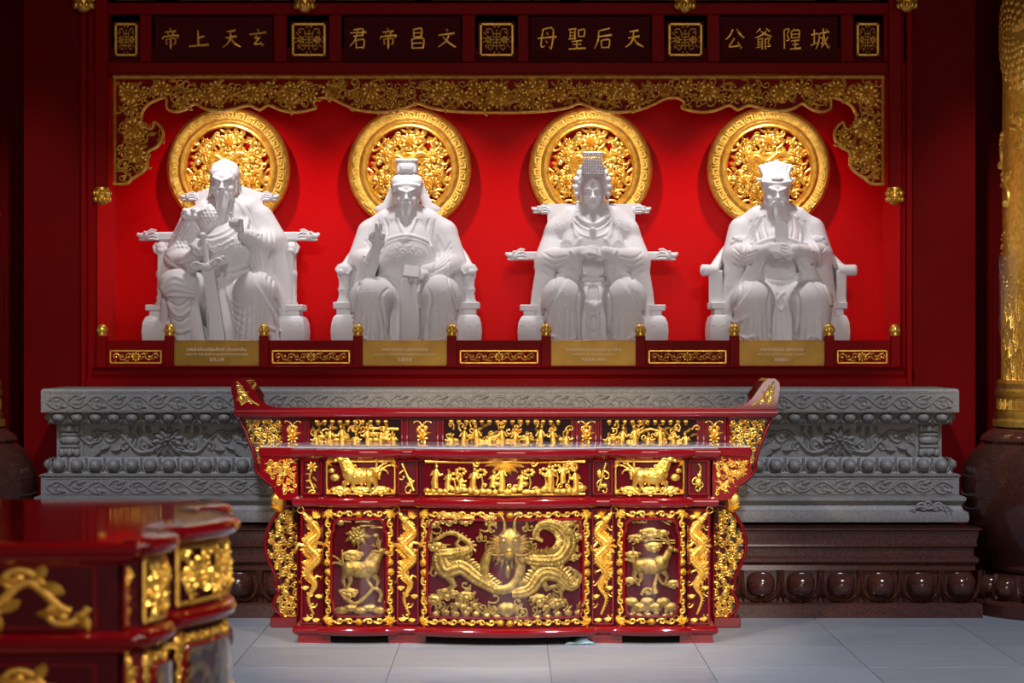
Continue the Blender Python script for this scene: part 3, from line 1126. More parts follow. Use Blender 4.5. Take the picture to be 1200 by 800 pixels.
def face(s, cx, cy, cz, f=1.0, stern=False, female=False, drop=0.0):
    """head with brows, lidded eyes, nose, mouth, ears; (cx, cy, cz) at eye level inside the skull"""
    e = lambda x, y, z, r, k=1.5, sub=False: s.ell((cx + x * f, cy + y * f, cz + z * f), [q * f for q in r], k, sub)
    ch = lambda pts, r, k=1.5, sub=False: s.chain([(cx + x * f, cy + y * f, cz + z * f) for x, y, z in pts], [q * f for q in r], k, sub)
    e(0, 0, 4, (13.2, 15, 15.5))
    e(0, -2, -6, (11.6 if female else 12.3, 12, 12.5), 3)
    e(0, -5, -13, (7 if female else 8.2, 7.6, 5.5), 3)
    for sx in (1, -1):
        e(sx * 5.3, -15.4, .5, (4.3, 3.7 if not female else 3.2, 2.7), 1.3, True)
        e(sx * 5.3, -11.4, .1, (3.5, 2.4, 1.9), .6)
        ch([(sx * 2.4, -14.2, -.9), (sx * 5.2, -14.6, -1.3), (sx * 8.2, -13.2, -.7)], [.75, .95, .7], .35, True)
        e(sx * 6.8, -10.4, -6.0, (4.2, 2.7 if female else 3.2, 3.8), 4)
        if stern:
            ch([(sx * 1.6, -14.4, 2.6), (sx * 5, -14.6, 4.0), (sx * 10, -11.4, 7.0)], [1.5, 1.7, .9], 1.2)
            ch([(sx * .9, -15.0, 3.0), (sx * 1.2, -14.8, 6.5)], [.6, .4], .5, True)
        else:
            ch([(sx * 2, -14.5, 3.0), (sx * 5.4, -14.4, 4.5), (sx * 9.8, -11.6, 3.6)], [1.0 if female else 1.3, 1.1 if female else 1.4, .8], 1.2)
        e(sx * 13, 1, -2, (1.9, 3.4, 5.6), 1.2)
        e(sx * 13.2, 0, -7.5, (1.7, 2.2, 3.4), 1.2)
        e(sx * 14.6, .2, -1.4, (.9, 1.7, 3), .6, True)
    ch([(0, -13.6, 3), (0, -15.2, -1.5), (0, -17.2, -5.6)], [1.5, 1.7, 2.3] if not female else [1.3, 1.4, 1.9], 1.4)
    for sx in (1, -1):
        e(sx * 2.5, -14.6, -6.0, (1.7, 2.0, 1.5), .9)
        ch([(sx * 3.6, -14.6, -5.0), (sx * 5.6, -13.2, -9.5)], [.7, .55], .6, True)
    e(0, -13.4, -9.4, (3.9, 2.0, 1.2), 1.0)
    e(0, -12.9, -11.6, (3.1, 1.9, 1.35), 1.0)
    ch([(-4.2, -13.4, -10.3), (0, -15.4, -10.5), (4.2, -13.4, -10.3)], [.7, .95, .7], .35, True)


def hand(s, c, fwd, nor, L=16.0, curl=0.9, thumb=1, k=.7, fan=.12, lift=None):
    """palm at c; fwd = finger direction, nor = back of the hand; lift = set of fingers left straight"""
    fwd, nor = Vector(fwd).normalized(), Vector(nor)
    nor = (nor - fwd * nor.dot(fwd)).normalized()
    ac = fwd.cross(nor).normalized()
    c = Vector(c)
    w = L * .25
    for t in (-1, -.35, .35, 1):
        s.chain([tuple(c - fwd * L * .3 + ac * t * w * .8), tuple(c + fwd * L * .22 + ac * t * w)], [L * .15, L * .145], 1.5)
    for i, (t, q) in enumerate(((-1.15, .88), (-.4, 1.0), (.4, .96), (1.15, .76))):
        p = c + fwd * L * .25 + ac * t * w
        a = 0.0
        pts, rr = [tuple(p)], [L * .125]
        d = (fwd + ac * t * fan).normalized()
        cu = curl if not (lift and i in lift) else .08
        for j, ln in enumerate((.30, .22, .17)):
            a += cu * (.75 if j == 0 else 1.0)
            p = p + (d * math.cos(a) - nor * math.sin(a)) * L * ln * q
            pts.append(tuple(p)); rr.append(L * (.118 - .014 * j))
        s.chain(pts, rr, k)
    t0 = c - fwd * L * .15 + ac * thumb * w * 1.0
    t1 = t0 + ac * thumb * L * .2 + fwd * L * .16 - nor * L * .12
    t2 = t1 + fwd * L * .24 - nor * L * .1 - ac * thumb * L * .04
    s.chain([tuple(t0), tuple(t1), tuple(t2)], [L * .15, L * .13, L * .105], k)


def beard(s, cx, cy, cz, length, wid, f=1.0, split=True):
    n = 5
    s.chain([(cx, cy - 11 * f, cz - 12 * f), (cx, cy - 13 * f, cz - 12 * f - length * .5), (cx, cy - 13 * f, cz - 12 * f - length)], [wid, wid * .85, wid * .22], 2.0, False, 1.3)
    for i in range(n):
        t = (i - (n - 1) / 2) / (n - 1) * 2
        s.groove((cx + t * wid * .8, cz - 15 * f), (cx + t * wid * .62, cz - 12 * f - length * .5), (cx + t * wid * .16, cz - 12 * f - length * .93), r=.75, lift=.6, k=.5)


def moustache(s, cx, cy, cz, L, f=1.0, out=5.0):
    for sx in (1, -1):
        s.chain([(cx + sx * 1.0 * f, cy - 14.6 * f, cz - 8.2 * f), (cx + sx * out * .7 * f, cy - 14.4 * f, cz - 10 * f), (cx + sx * out * 1.15 * f, cy - 13.6 * f, cz - 10 * f - L * .5), (cx + sx * out * f, cy - 14 * f, cz - 10 * f - L)], [1.3, 1.5, 1.1, .5], .7)


UST = 15.18 / FOC                      # one statue unit = one photograph pixel at the statues' depth
HV = 0.72                              # clay grid step, in the same units


def body_base(s, sw, shz, kneeL, kneeR, torso=(36, 37, 31), belly=(33, 24, 30, 98)):
    """seated robed body: torso, shoulders, thighs, shins under cloth"""
    s.chain([(0, 6, 40), (0, 3, 85), (0, 4, 112), (0, 8, shz - 10)], [torso[0] + 4, torso[0], torso[1], torso[2]], 5, False, 1.15)
    s.chain([(-sw, 9, shz - 18), (-sw * .6, 7, shz - 5), (0, 6, shz - 1), (sw * .6, 7, shz - 5), (sw, 9, shz - 18)], [17, 16, 15, 16, 17], 6)
    s.chain([(0, 5, shz - 2), (0, -1, shz + 16)], [12, 10], 3)
    s.ell((0, -12, belly[3]), belly[:3], 8)
    for kn in (kneeL, kneeR):
        sg = 1 if kn[0] > 0 else -1
        s.chain([(sg * 20, 8, 52), (kn[0], kn[1], kn[2])], [25, 23], 5)
        s.chain([(kn[0], kn[1], kn[2]), (kn[0] * .99, kn[1] + 1, kn[2] - 42), (kn[0] * .96, kn[1] + 2, -30)], [23, 21, 24], 5)
    s.chain([(0, -8, 46), (0, -14, 10), (0, -16, -30)], [30, 28, 30], 9, False, 1.1)


def skirt_folds(s, kn, seed, n=6, amp=1.5):
    R = random.Random(seed)
    for i in range(n):
        t = i / (n - 1)
        x0 = kn[0] + (t - .5) * 32
        x1 = kn[0] * 1.0 + (t - .5) * 50 + R.uniform(-2, 2)
        zt = kn[2] - 8 - abs(t - .5) * 26 + R.uniform(-6, 4)
        xm = (x0 + x1) / 2 + R.uniform(-1.5, 1.5)
        s.groove((x0, zt), (xm, zt * .5 - 4), (x1, -26), r=[.5, 1.7 * amp / 1.5, 2.6], lift=.7, k=2.0)
        if i < n - 1:
            s.ridge((xm + 4, zt * .4 - 6), (x1 + 4.5, -26), r=[.8, 1.8], lift=.6, k=2.5)


def throne_part(name, parent):
    mb = MB(lambda x, y, z: (x * UST, y * UST, z * UST))
    return mb


def dragon_end(mb, x, y, z, d, s):
    """small dragon head that ends a throne rail, looking along d (+1 or -1)"""
    mb.ball((x, y, z), (6 * s, 5.5 * s, 5 * s), 10, 6)
    mb.ball((x + d * 6.5 * s, y, z + .6 * s), (5 * s, 4 * s, 3.2 * s), 10, 6)
    mb.ball((x + d * 10.6 * s, y, z + 1.8 * s), (2 * s, 3 * s, 2.2 * s), 8, 5)
    mb.ball((x + d * 5.5 * s, y, z - 3.4 * s), (5 * s, 3 * s, 1.7 * s), 8, 5)
    for g in (-1, 1):
        mb.ball((x + d * 3.2 * s, y + g * 3.4 * s, z + 3.8 * s), 1.7 * s, 8, 5)
        mb.tube([(x + d * s, y + g * 2.5 * s, z + 4 * s), (x - d * 4 * s, y + g * 3.5 * s, z + 7 * s), (x - d * 8 * s, y + g * 4 * s, z + 6.5 * s)], [1.3 * s, 1.1 * s, .5 * s], 6)
        for q in range(3):
            mb.tube([(x - d * 2 * s, y + g * 4.6 * s, z + (2.5 - 2.6 * q) * s), (x - d * 7 * s, y + g * 5.4 * s, z + (3.5 - 3.2 * q) * s), (x - d * 10.5 * s, y + g * 4.8 * s, z + (1.5 - 2.6 * q) * s)], [1.7 * s, 1.5 * s, .5 * s], 6)
    for q in range(3):
        mb.tube([(x - d * 1 * s, y - 5 * s, z + (3 - 3 * q) * s), (x - d * 6 * s, y - 6.2 * s, z + (4 - 3.4 * q) * s), (x - d * 10 * s, y - 5.5 * s, z + (1.5 - 2.4 * q) * s)], [1.6 * s, 1.5 * s, .5 * s], 6)


def throne_feet(root, px, w=20, top=30, ledge=(36, 43), y0=-22, y1=40):
    for sx in (-1, 1):
        x = sx * px
        mb = throne_part('drum_foot', root)
        prof = [(w * .70, -30), (w * .84, -16), (w * .98, 0), (w * 1.02, 12), (w * .97, 22), (w * .84, top - 2), (w * .70, top)]
        mb.sweep([(x - 1, y0 + 8), (x + 1, y0 + 8), (x + 1, y1 - 8), (x - 1, y1 - 8)], [(r - 4, z) for r, z in prof], True)
        drum = mb.build('drum_foot', MARBLE, root, angle=50)
        yf = y0 + 8 - (w - 4)
        mb = MB(lambda u, v, h: (u * UST, (yf + 1.2 - h) * UST, v * UST))
        mb.ht([(x - w * .75 + i * w * .125, 17 + 3.2 * math.sin(i * 1.25)) for i in range(13)], 1.2, 0)
        for k in (-.4, .0, .3):
            mb.curl(x + w * k, 14, .6, w * .75, -4.5, 1.3, .7)
        mb.build('carving', MARBLE, drum)
        mb = throne_part('ledge', root)
        mb.box(x - w * .74, x + w * .74, y0, y1 - 4, ledge[0], ledge[1], 1.0)
        mb.box(x - w * .52, x + w * .52, y0 + 4, y1 - 8, top - 3, ledge[0] + 1, .6)
        mb.build('ledge', MARBLE, root)


def throne_square(root, backw, backtop, backrail, armz, armw, postx, drumx, arch=0.0, lowx=64):
    """carved square-backed throne with dragon-headed rails"""
    mb = throne_part('backrest', root)
    n = 10
    pts = [(-backw, -10), (-backw - 1, backtop - arch)] + [(-backw + 2 * backw * i / n, backtop - arch + arch * math.sin(PI * i / n)) for i in range(1, n)] + [(backw + 1, backtop - arch), (backw, -10)]
    mb.prism(pts, 30, 38)
    mb.build('backrest', MARBLE, root)
    for sx in (-1, 1):
        mb = throne_part('dragon_head', root)
        x0 = sx * (backw - 2)
        mb.tube([(x0, 34, backrail), (sx * (backw + 8), 34, backrail)], 5.5, 10)
        dragon_end(mb, sx * (backw + 9), 33, backrail, sx, .9)
        mb.build('dragon_head', MARBLE, root)
        mb = throne_part('arm_panel', root)
        mb.box(sx * 30, sx * lowx, 22, 32, 34, armz, .8)
        mb.box(sx * 52, sx * (lowx - 1.5), -6, 31, 36.5, armz - 14, .8)
        mb.build('arm_panel', MARBLE, root)
        mb = throne_part('arm_rail', root)
        mb.box(sx * 34, sx * (armw - 16), 16, 30, armz - 4, armz + 6, 1.6)
        rail = mb.build('arm_rail', MARBLE, root)
        mb = throne_part('dragon_head', root)
        dragon_end(mb, sx * (armw - 13), 20, armz + 1, sx, 1.15)
        mb.build('dragon_head', MARBLE, rail)
        mb = throne_part('arm_post', root)
        c = (sx * postx, 4)
        mb.lathe([(7, 40), (8, 44), (6, 48), (6.5, 52), (5, 55), (5.6, 64), (5.2, 74), (7, 77), (7, 81), (5, 84)], 14, c)
        mb.ball((c[0], 2, armz - 14), (8, 8, 8), 12, 7)
        mb.ball((c[0], -3, armz - 17), (5, 5, 4), 10, 6)
        for g in (-1, 1):
            mb.tube([(c[0] + g * 5, 0, armz - 8), (c[0] + g * 8.5, 0, armz - 12), (c[0] + g * 7, -2, armz - 18), (c[0] + g * 4, -3, armz - 21)], [2, 2.2, 1.8, .8], 6)
        mb.build('arm_post', MARBLE, root)
    throne_feet(root, drumx)
    mb = throne_part('seat', root)
    mb.box(-lowx + 4, lowx - 4, -8, 40, -30, 40, 1.5)
    mb.build('seat', MARBLE, root)


def throne_round(root, postx, postz, scroll, drumx, path):
    """round-backed chair whose rail slopes down from the shoulders into the arms"""
    for sx in (-1, 1):
        mb = throne_part('arm_rail', root)
        mb.tube(crom([(sx * x, y, z) for x, y, z in path], 16), 6.2, 12)
        if scroll:
            mb.ball((sx * postx, -14, postz), (8.5, 8, 8), 12, 7)
            mb.ball((sx * (postx + 3), -20, postz - 3), (4.5, 4.5, 4), 10, 6)
            for g in (-1, 1):
                mb.tube([(sx * postx + g * 5, -16, postz + 5), (sx * postx + g * 8, -19, postz), (sx * postx + g * 5, -21, postz - 6), (sx * postx + g * 1, -21, postz - 4)], [2, 2.4, 2, 1], 6)
        else:
            mb.tube([(sx * (postx - 4), -10, postz), (sx * (postx + 13), -14, postz)], [6.6, 6.8], 16)
            mb.ball((sx * (postx + 13), -14, postz), (3, 6.7, 6.7), 14, 8)
        mb.build('arm_rail', MARBLE, root, angle=60)
        mb = throne_part('arm_panel', root)
        q = crom([(sx * x, z) for x, y, z in path], 12)
        for k in range(12):
            t = k / 12
            (xa, za), (xb, zb) = q[k], q[k + 1]
            ya = np.interp(t, np.linspace(0, 1, len(path)), [p[1] for p in path]); yb = np.interp(t + 1 / 12, np.linspace(0, 1, len(path)), [p[1] for p in path])
            V = [(xa, ya - 3, 36), (xb, yb - 3, 36), (xb, yb - 3, zb), (xa, ya - 3, za), (xa - sx * 5, ya + 5, 36), (xb - sx * 5, yb + 5, 36), (xb - sx * 5, yb + 5, zb), (xa - sx * 5, ya + 5, za)]
            mb.add(V, [(0, 1, 2, 3), (4, 7, 6, 5), (3, 2, 6, 7)])
        mb.build('arm_panel', MARBLE, root)
        mb = throne_part('arm_post', root)
        c = (sx * postx, -10)
        if scroll:
            mb.lathe([(7, 42), (9, 46), (7, 50), (6, 56), (7.6, 61), (6, 64), (6.4, 72), (8, 76), (8, postz - 4)], 14, c)
        else:
            mb.box(sx * (postx - 9), sx * (postx + 3), -16, 2, 40, postz, 1.2)
        mb.build('arm_post', MARBLE, root)
    mb = throne_part('backrest', root)
    x, y, z = path[-1]
    mb.box(-x - 2, x + 2, y - 3, y + 7, -10, z + 2, 1.5)
    mb.build('backrest', MARBLE, root)
    throne_feet(root, drumx, 18, 31, (38, 46))
    mb = throne_part('seat', root)
    mb.box(-62, 62, -8, 40, -30, 40, 1.5)
    mb.build('seat', MARBLE, root)


def finish_statue(s, root, pat=None):
    s.F[:, :, :2] = np.maximum(s.F[:, :, :2], .3)
    V, Q = s.mesh(pat)
    o = link_mesh('figure', V * UST, Q, MARBLE, root, True, 180)
    return o


def shoulder_folds(s, shz, n=5, sides=(-1, 1)):
    """cloth pulled from collar over the shoulder to the elbow"""
    for sx in sides:
        for i in range(n):
            s.groove((sx * (17 + i * 4), shz - 3 - i * 3), (sx * (27 + i * 4.6), shz - 20 - i * 5), (sx * (35 + i * 3.6), shz - 42 - i * 6), r=[.5, 1.5, .6], k=1.6)
            s.ridge((sx * (20 + i * 4.2), shz - 6 - i * 3), (sx * (30.5 + i * 4.4), shz - 24 - i * 5), (sx * (37 + i * 3.6), shz - 44 - i * 6), r=[.6, 1.3, .6], k=2)


def new_clay():
    return Sculpt((-80, -92, -29), (80, 40, 222), HV)


# --- second from the left: tall scholar's cap, book in hand
def statue_scholar(root):
    s = new_clay()
    kL, kR = (-40, -46, 50), (40, -46, 52)
    body_base(s, 41, 144, kL, kR)
    # sleeves: upper arms, elbows, hanging cloth
    s.chain([(-42, 8, 126), (-53, -4, 96), (-44, -24, 92)], [17, 16, 12], 4)
    s.chain([(42, 8, 126), (54, -2, 92), (40, -30, 82), (24, -42, 80)], [17, 16, 12, 9], 4)
    s.chain([(-50, 0, 96), (-60, 2, 55), (-66, 0, 10), (-60, 4, -2)], [13, 13, 10, 9], 5, False, .9)
    s.chain([(-44, -26, 92), (-52, -18, 58), (-60, -10, 28)], [11, 11, 9], 5)
    s.chain([(50, -2, 92), (60, 2, 55), (67, 0, 12), (62, 4, -2)], [14, 13, 10, 9], 5, False, .9)
    s.chain([(32, -34, 78), (48, -28, 58), (60, -12, 30)], [9, 11, 9], 5)
    shoulder_folds(s, 144)
    # robe opening, belt, belly
    s.ridge((-10, 143), (-4, 128), (2, 118), r=2.0)
    s.ridge((11, 143), (5, 128), (-3, 116), r=2.2)
    s.ridge((-31, 104), (-24, 116), (0, 122.5), (24, 116), (31, 104), r=2.4, lift=.7)
    s.ridge((-29, 102), (-22, 113), (0, 119), (22, 113), (29, 102), r=1.2, lift=.6)
    s.ridge((-30, 76), (-15, 70), (0, 68), (15, 70), (30, 76), r=2.6, lift=.6)
    # lapels and long front folds
    for a in ((-34, 142, -30, 120, -34, 100), (-26, 143, -22, 128, -28, 108), (34, 142, 32, 122, 36, 104), (27, 143, 24, 130, 29, 112)):
        s.groove((a[0], a[1]), (a[2], a[3]), (a[4], a[5]), r=1.2)
    for i in range(5):
        s.groove((-46 - i * 1.5, 90 - i * 6), (-52 - i * 2, 60 - i * 6), (-63 + i, 18 - i * 6), r=[.6, 1.5, 1.0])
        s.groove((46 + i * 1.5, 88 - i * 7), (53 + i * 2, 58 - i * 6), (64 - i, 18 - i * 6), r=[.6, 1.5, 1.0])
    for i in range(4):
        s.groove((-48, 118 - i * 7), (-42, 104 - i * 5), (-50, 94 - i * 2), r=1.1)
        s.groove((52, 116 - i * 7), (44, 102 - i * 5), (34, 90 - i * 3), r=1.1)
    # lap band and skirt
    s.groove((-9, 64), (-8, 30), (-8, -24), r=1.6)
    s.groove((16, 64), (17, 30), (18, -24), r=1.6)
    s.chain([(4, -40, 66), (5, -42, 30), (5, -40, 8)], [11, 11.5, 12], 2, False, 2.6)
    s.groove((-18, 62), (-26, 50), (-22, 20), (-20, -20), r=[.6, 2, 2, 2])
    s.groove((26, 62), (30, 48), (25, 20), (24, -20), r=[.6, 2, 2, 2])
    skirt_folds(s, kL, 3)
    skirt_folds(s, kR, 4)
    s.ridge((-62, -4), (-48, 4), (-34, -2), r=1.6)
    s.ridge((62, -4), (48, 4), (34, -2), r=1.6)
    # hands: two raised fingers, and one holding the book
    hand(s, (-31, -44, 118), (0.05, -.25, 1), (0.2, 1, .1), 20, 1.55, 1, lift=(1, 2))
    s.chain([(-38, -32, 98), (-32, -41, 112)], [7.5, 5.5], 2)
    hand(s, (18, -51, 79), (-1, -.2, -.05), (.1, -.6, 1), 19, .5, -1)
    # head
    cy, cz = -7, 171
    face(s, 0, cy, cz, 1.0, stern=True)
    moustache(s, 0, cy, cz, 15)
    beard(s, 0, cy, cz, 26, 6.2)
    # cap with square tier and side flaps
    s.chain([(-6, -4, 184), (6, -4, 184)], [13.2, 13.2], 1.2)
    s.ridge((-14.5, 181), (0, 183), (14.5, 181), r=1.8)
    s.box((0, -2, 204), (12.2, 10, 8.2), 2.5, 1.2)
    s.box((0, -2, 211.5), (13.4, 11, 1.8), 1.4, .8)
    s.box((0, -13, 203), (7.6, 1.2, 3.6), 1, .6)
    s.ell((0, -17.5, 184), (2.2, 2, 2.6), .8)
    for sx in (-1, 1):
        s.chain([(sx * 13, 12, 190), (sx * 18, 15, 174), (sx * 24, 15, 159), (sx * 36, 15, 156)], [4, 5.5, 6.5, 3.2], 1.2, False, 2.4)
    pat = lambda V, N: curls_pattern(V, 0, 97, 30, 19, .95, 6.2, .4) + curls_pattern(V, -42, 46, 15, 22, .6, 5.5, 1.2) + curls_pattern(V, 42, 46, 15, 22, .6, 5.5, 2.2)
    finish_statue(s, root, pat)
    mb = throne_part('book', root)
    R = Matrix.Rotation(.12, 3, 'Y') @ Matrix.Rotation(-.5, 3, 'X')
    mb2 = MB(lambda x, y, z: tuple((Vector((8, -56, 80)) + R @ Vector((x, y, z))) * UST))
    mb2.box(-10, 9, -2.4, 2.4, -7.5, 7.5, .7)
    mb2.box(-9.4, 9.4, -1.6, 1.6, -7, 7)
    mb2.build('book', MARBLE, root)
    throne_round(root, 73, 84, True, 72, [(73, -10, 84), (70, 2, 90), (62, 18, 104), (48, 32, 122), (34, 36, 130)])


# --- third: empress with beaded crown, hands clasped
def statue_empress(root):
    s = new_clay()
    kL, kR = (-36, -46, 50), (37, -46, 50)
    body_base(s, 36, 150, kL, kR, (33, 34, 28), (27, 20, 26, 96))
    # shoulder cape
    s.chain([(-42, 4, 128), (0, -4, 138), (42, 4, 128)], [14, 20, 14], 5, False, 1.1)
    s.ell((0, -12, 114), (36, 17, 22), 6)
    for sx in (-1, 1):
        s.ridge((sx * 51, 113), (sx * 43, 118), (sx * 36, 111), (sx * 28, 117), (sx * 21, 111), (sx * 15, 118), r=2.4, lift=.8)
        s.ridge((sx * 51, 117), (sx * 43, 122), (sx * 36, 115), (sx * 28, 121), (sx * 21, 115), r=1.1, lift=.6)
        # arms to the clasped hands
        s.chain([(sx * 44, 6, 118), (sx * 52, -8, 94), (sx * 30, -36, 96), (sx * 13, -46, 102)], [15, 16, 12, 8], 4)
        s.chain([(sx * 50, -8, 92), (sx * 57, -8, 56), (sx * 64, -6, 20), (sx * 62, -2, 4)], [15, 14, 11, 8], 5)
        s.chain([(sx * 27, -38, 94), (sx * 34, -36, 70), (sx * 52, -22, 44), (sx * 62, -10, 24)], [10, 10, 10, 9], 5)
        s.chain([(sx * 20, -42, 98), (sx * 19, -42, 82), (sx * 21, -40, 66)], [7, 6.5, 4], 3, False, 1.3)
        for i in range(5):
            s.groove((sx * (20 + i * 5), 94 - i * 2), (sx * (30 + i * 5), 74 - i * 5), (sx * (52 + i * 2.5), 42 - i * 6), r=[.5, 1.6, 1.1])
        for i in range(4):
            s.groove((sx * 58, 104 - i * 8), (sx * 46, 96 - i * 7), (sx * 32, 98 - i * 4), r=1.0)
        s.ridge((sx * 26, 104), (sx * 18, 90), (sx * 20, 66), r=1.4)
        s.ridge((sx * 64, 30), (sx * 62, 8), (sx * 50, -2), r=1.8)
        # necklace ribbons from the collar
        s.ridge((sx * 17, 152), (sx * 23, 138), (sx * 19, 122), r=1.5, lift=.7)
        s.ridge((sx * 23, 138), (sx * 16, 126), (sx * 4, 121), r=1.1, lift=.7)
        s.ridge((sx * 5, 70), (sx * 7, 50), (sx * 4, 30), (sx * 8, 6), r=[1.4, 1.8, 1.6, 1.6], lift=.8)
        s.ridge((sx * 2, 40), (sx * 7, 43), (sx * 5, 36), (sx * 1, 38), r=1.8, lift=.8)
        s.groove((sx * 15, 64), (sx * 18, 40), (sx * 14, -20), r=[.6, 2.4, 3])
    # collar rolls
    s.ridge((-17, 146), (-9, 139), (0, 136), (9, 139), (17, 146), r=2.6, lift=.8)
    s.ridge((-21, 141), (-11, 132), (0, 129), (11, 132), (21, 141), r=1.4, lift=.7)
    s.box((0, -26, 124), (4, 3, 6), 1.2, 1.0)
    s.ell((0, -28, 130), (3.4, 2.5, 3), .8)
    # belt and knot
    s.ridge((-24, 82), (-12, 78), (0, 77), (12, 78), (24, 82), r=2.4, lift=.7)
    s.ridge((-24, 71), (-12, 67), (0, 66), (12, 67), (24, 71), r=2.2, lift=.7)
    for i in range(3):
        s.groove((-4 + i * 4, 62), (-4 + i * 4.2, 30), (-5 + i * 5, -20), r=1.3)
    s.chain([(0, -34, 41), (0, -36, 34)], [6, 5], 2)
    s.ridge((-8, 45), (0, 40), (8, 45), r=2.2, lift=.9)
    s.ridge((-6, 34), (0, 39), (6, 34), r=2.2, lift=.9)
    s.ridge((-4, 32), (-6, 20), (0, 14), (6, 20), (4, 32), r=2.0, lift=.9)
    skirt_folds(s, kL, 8)
    skirt_folds(s, kR, 9)
    s.ridge((-60, -2), (-46, 6), (-34, 0), (-22, 4), r=1.6)
    s.ridge((60, -2), (46, 6), (34, 0), (22, 4), r=1.6)
    # clasped hands
    hand(s, (-8, -51, 104), (1, -.15, .2), (-.1, -.8, .7), 19, .45, 1)
    hand(s, (9, -48, 101), (-1, -.2, .3), (.1, -.8, .7), 19, .55, -1)
    # head, hair, earrings
    cy, cz = -8, 173
    face(s, 0, cy, cz, 1.02, female=True)
    s.chain([(-14, 2, 176), (-11, -2, 190), (0, -5, 194), (11, -2, 190), (14, 2, 176)], [5.5, 7, 8, 7, 5.5], 2.5)
    for sx in (-1, 1):
        for (x, z, r) in ((14, 196, 5.2), (18, 189, 4.8), (19.5, 181, 4.3), (11, 203, 4.6), (18.5, 173, 3.4)):
            s.ell((sx * x, -2, z), (r, r, r), 1.0)
            s.groove((sx * (x - 2), z + 2), (sx * (x + 1.5), z), (sx * (x - .5), z - 2.2), r=.6, k=.4)
        s.chain([(sx * 18.5, -2, 170), (sx * 18.5, -3, 152)], [1.3, 1.0], .6)
        s.ell((sx * 18.5, -3, 149), (1.9, 1.9, 2.6), .6)
    s.ridge((-15, 185), (-7, 187.5), (0, 185), (7, 187.5), (15, 185), r=1.4, lift=.7)
    s.ell((0, -23, 187), (2.2, 1.8, 3.0), .6)
    # flat crown board
    s.box((0, -4, 204), (10, 10, 9), 2, 2)
    s.box((0, -9, 219), (11.6, 17, 1.7), .9, .8)
    pat = lambda V, N: curls_pattern(V, -37, 42, 15, 26, .55, 5.2, .2) + curls_pattern(V, 38, 42, 15, 26, .55, 5.2, 1.7) + curls_pattern(V, -34, 134, 14, 12, .6, 4.6, 1) + curls_pattern(V, 34, 134, 14, 12, .6, 4.6, 2.6)
    finish_statue(s, root, pat)
    mb = throne_part('bead_curtain', root)
    for i in range(9):
        x = -10.4 + i * 2.6
        mb.tube([(x, -25, 218), (x, -25.4, 194)], .45, 5)
        for j in range(8):
            mb.ball((x, -25.2, 216 - j * 3), (1.05, 1.05, 1.2), 6, 4)
    b = mb.build('bead_curtain', MARBLE, root, stuff=True)
    throne_square(root, 51, 163, 156, 100, 101, 58, 70)


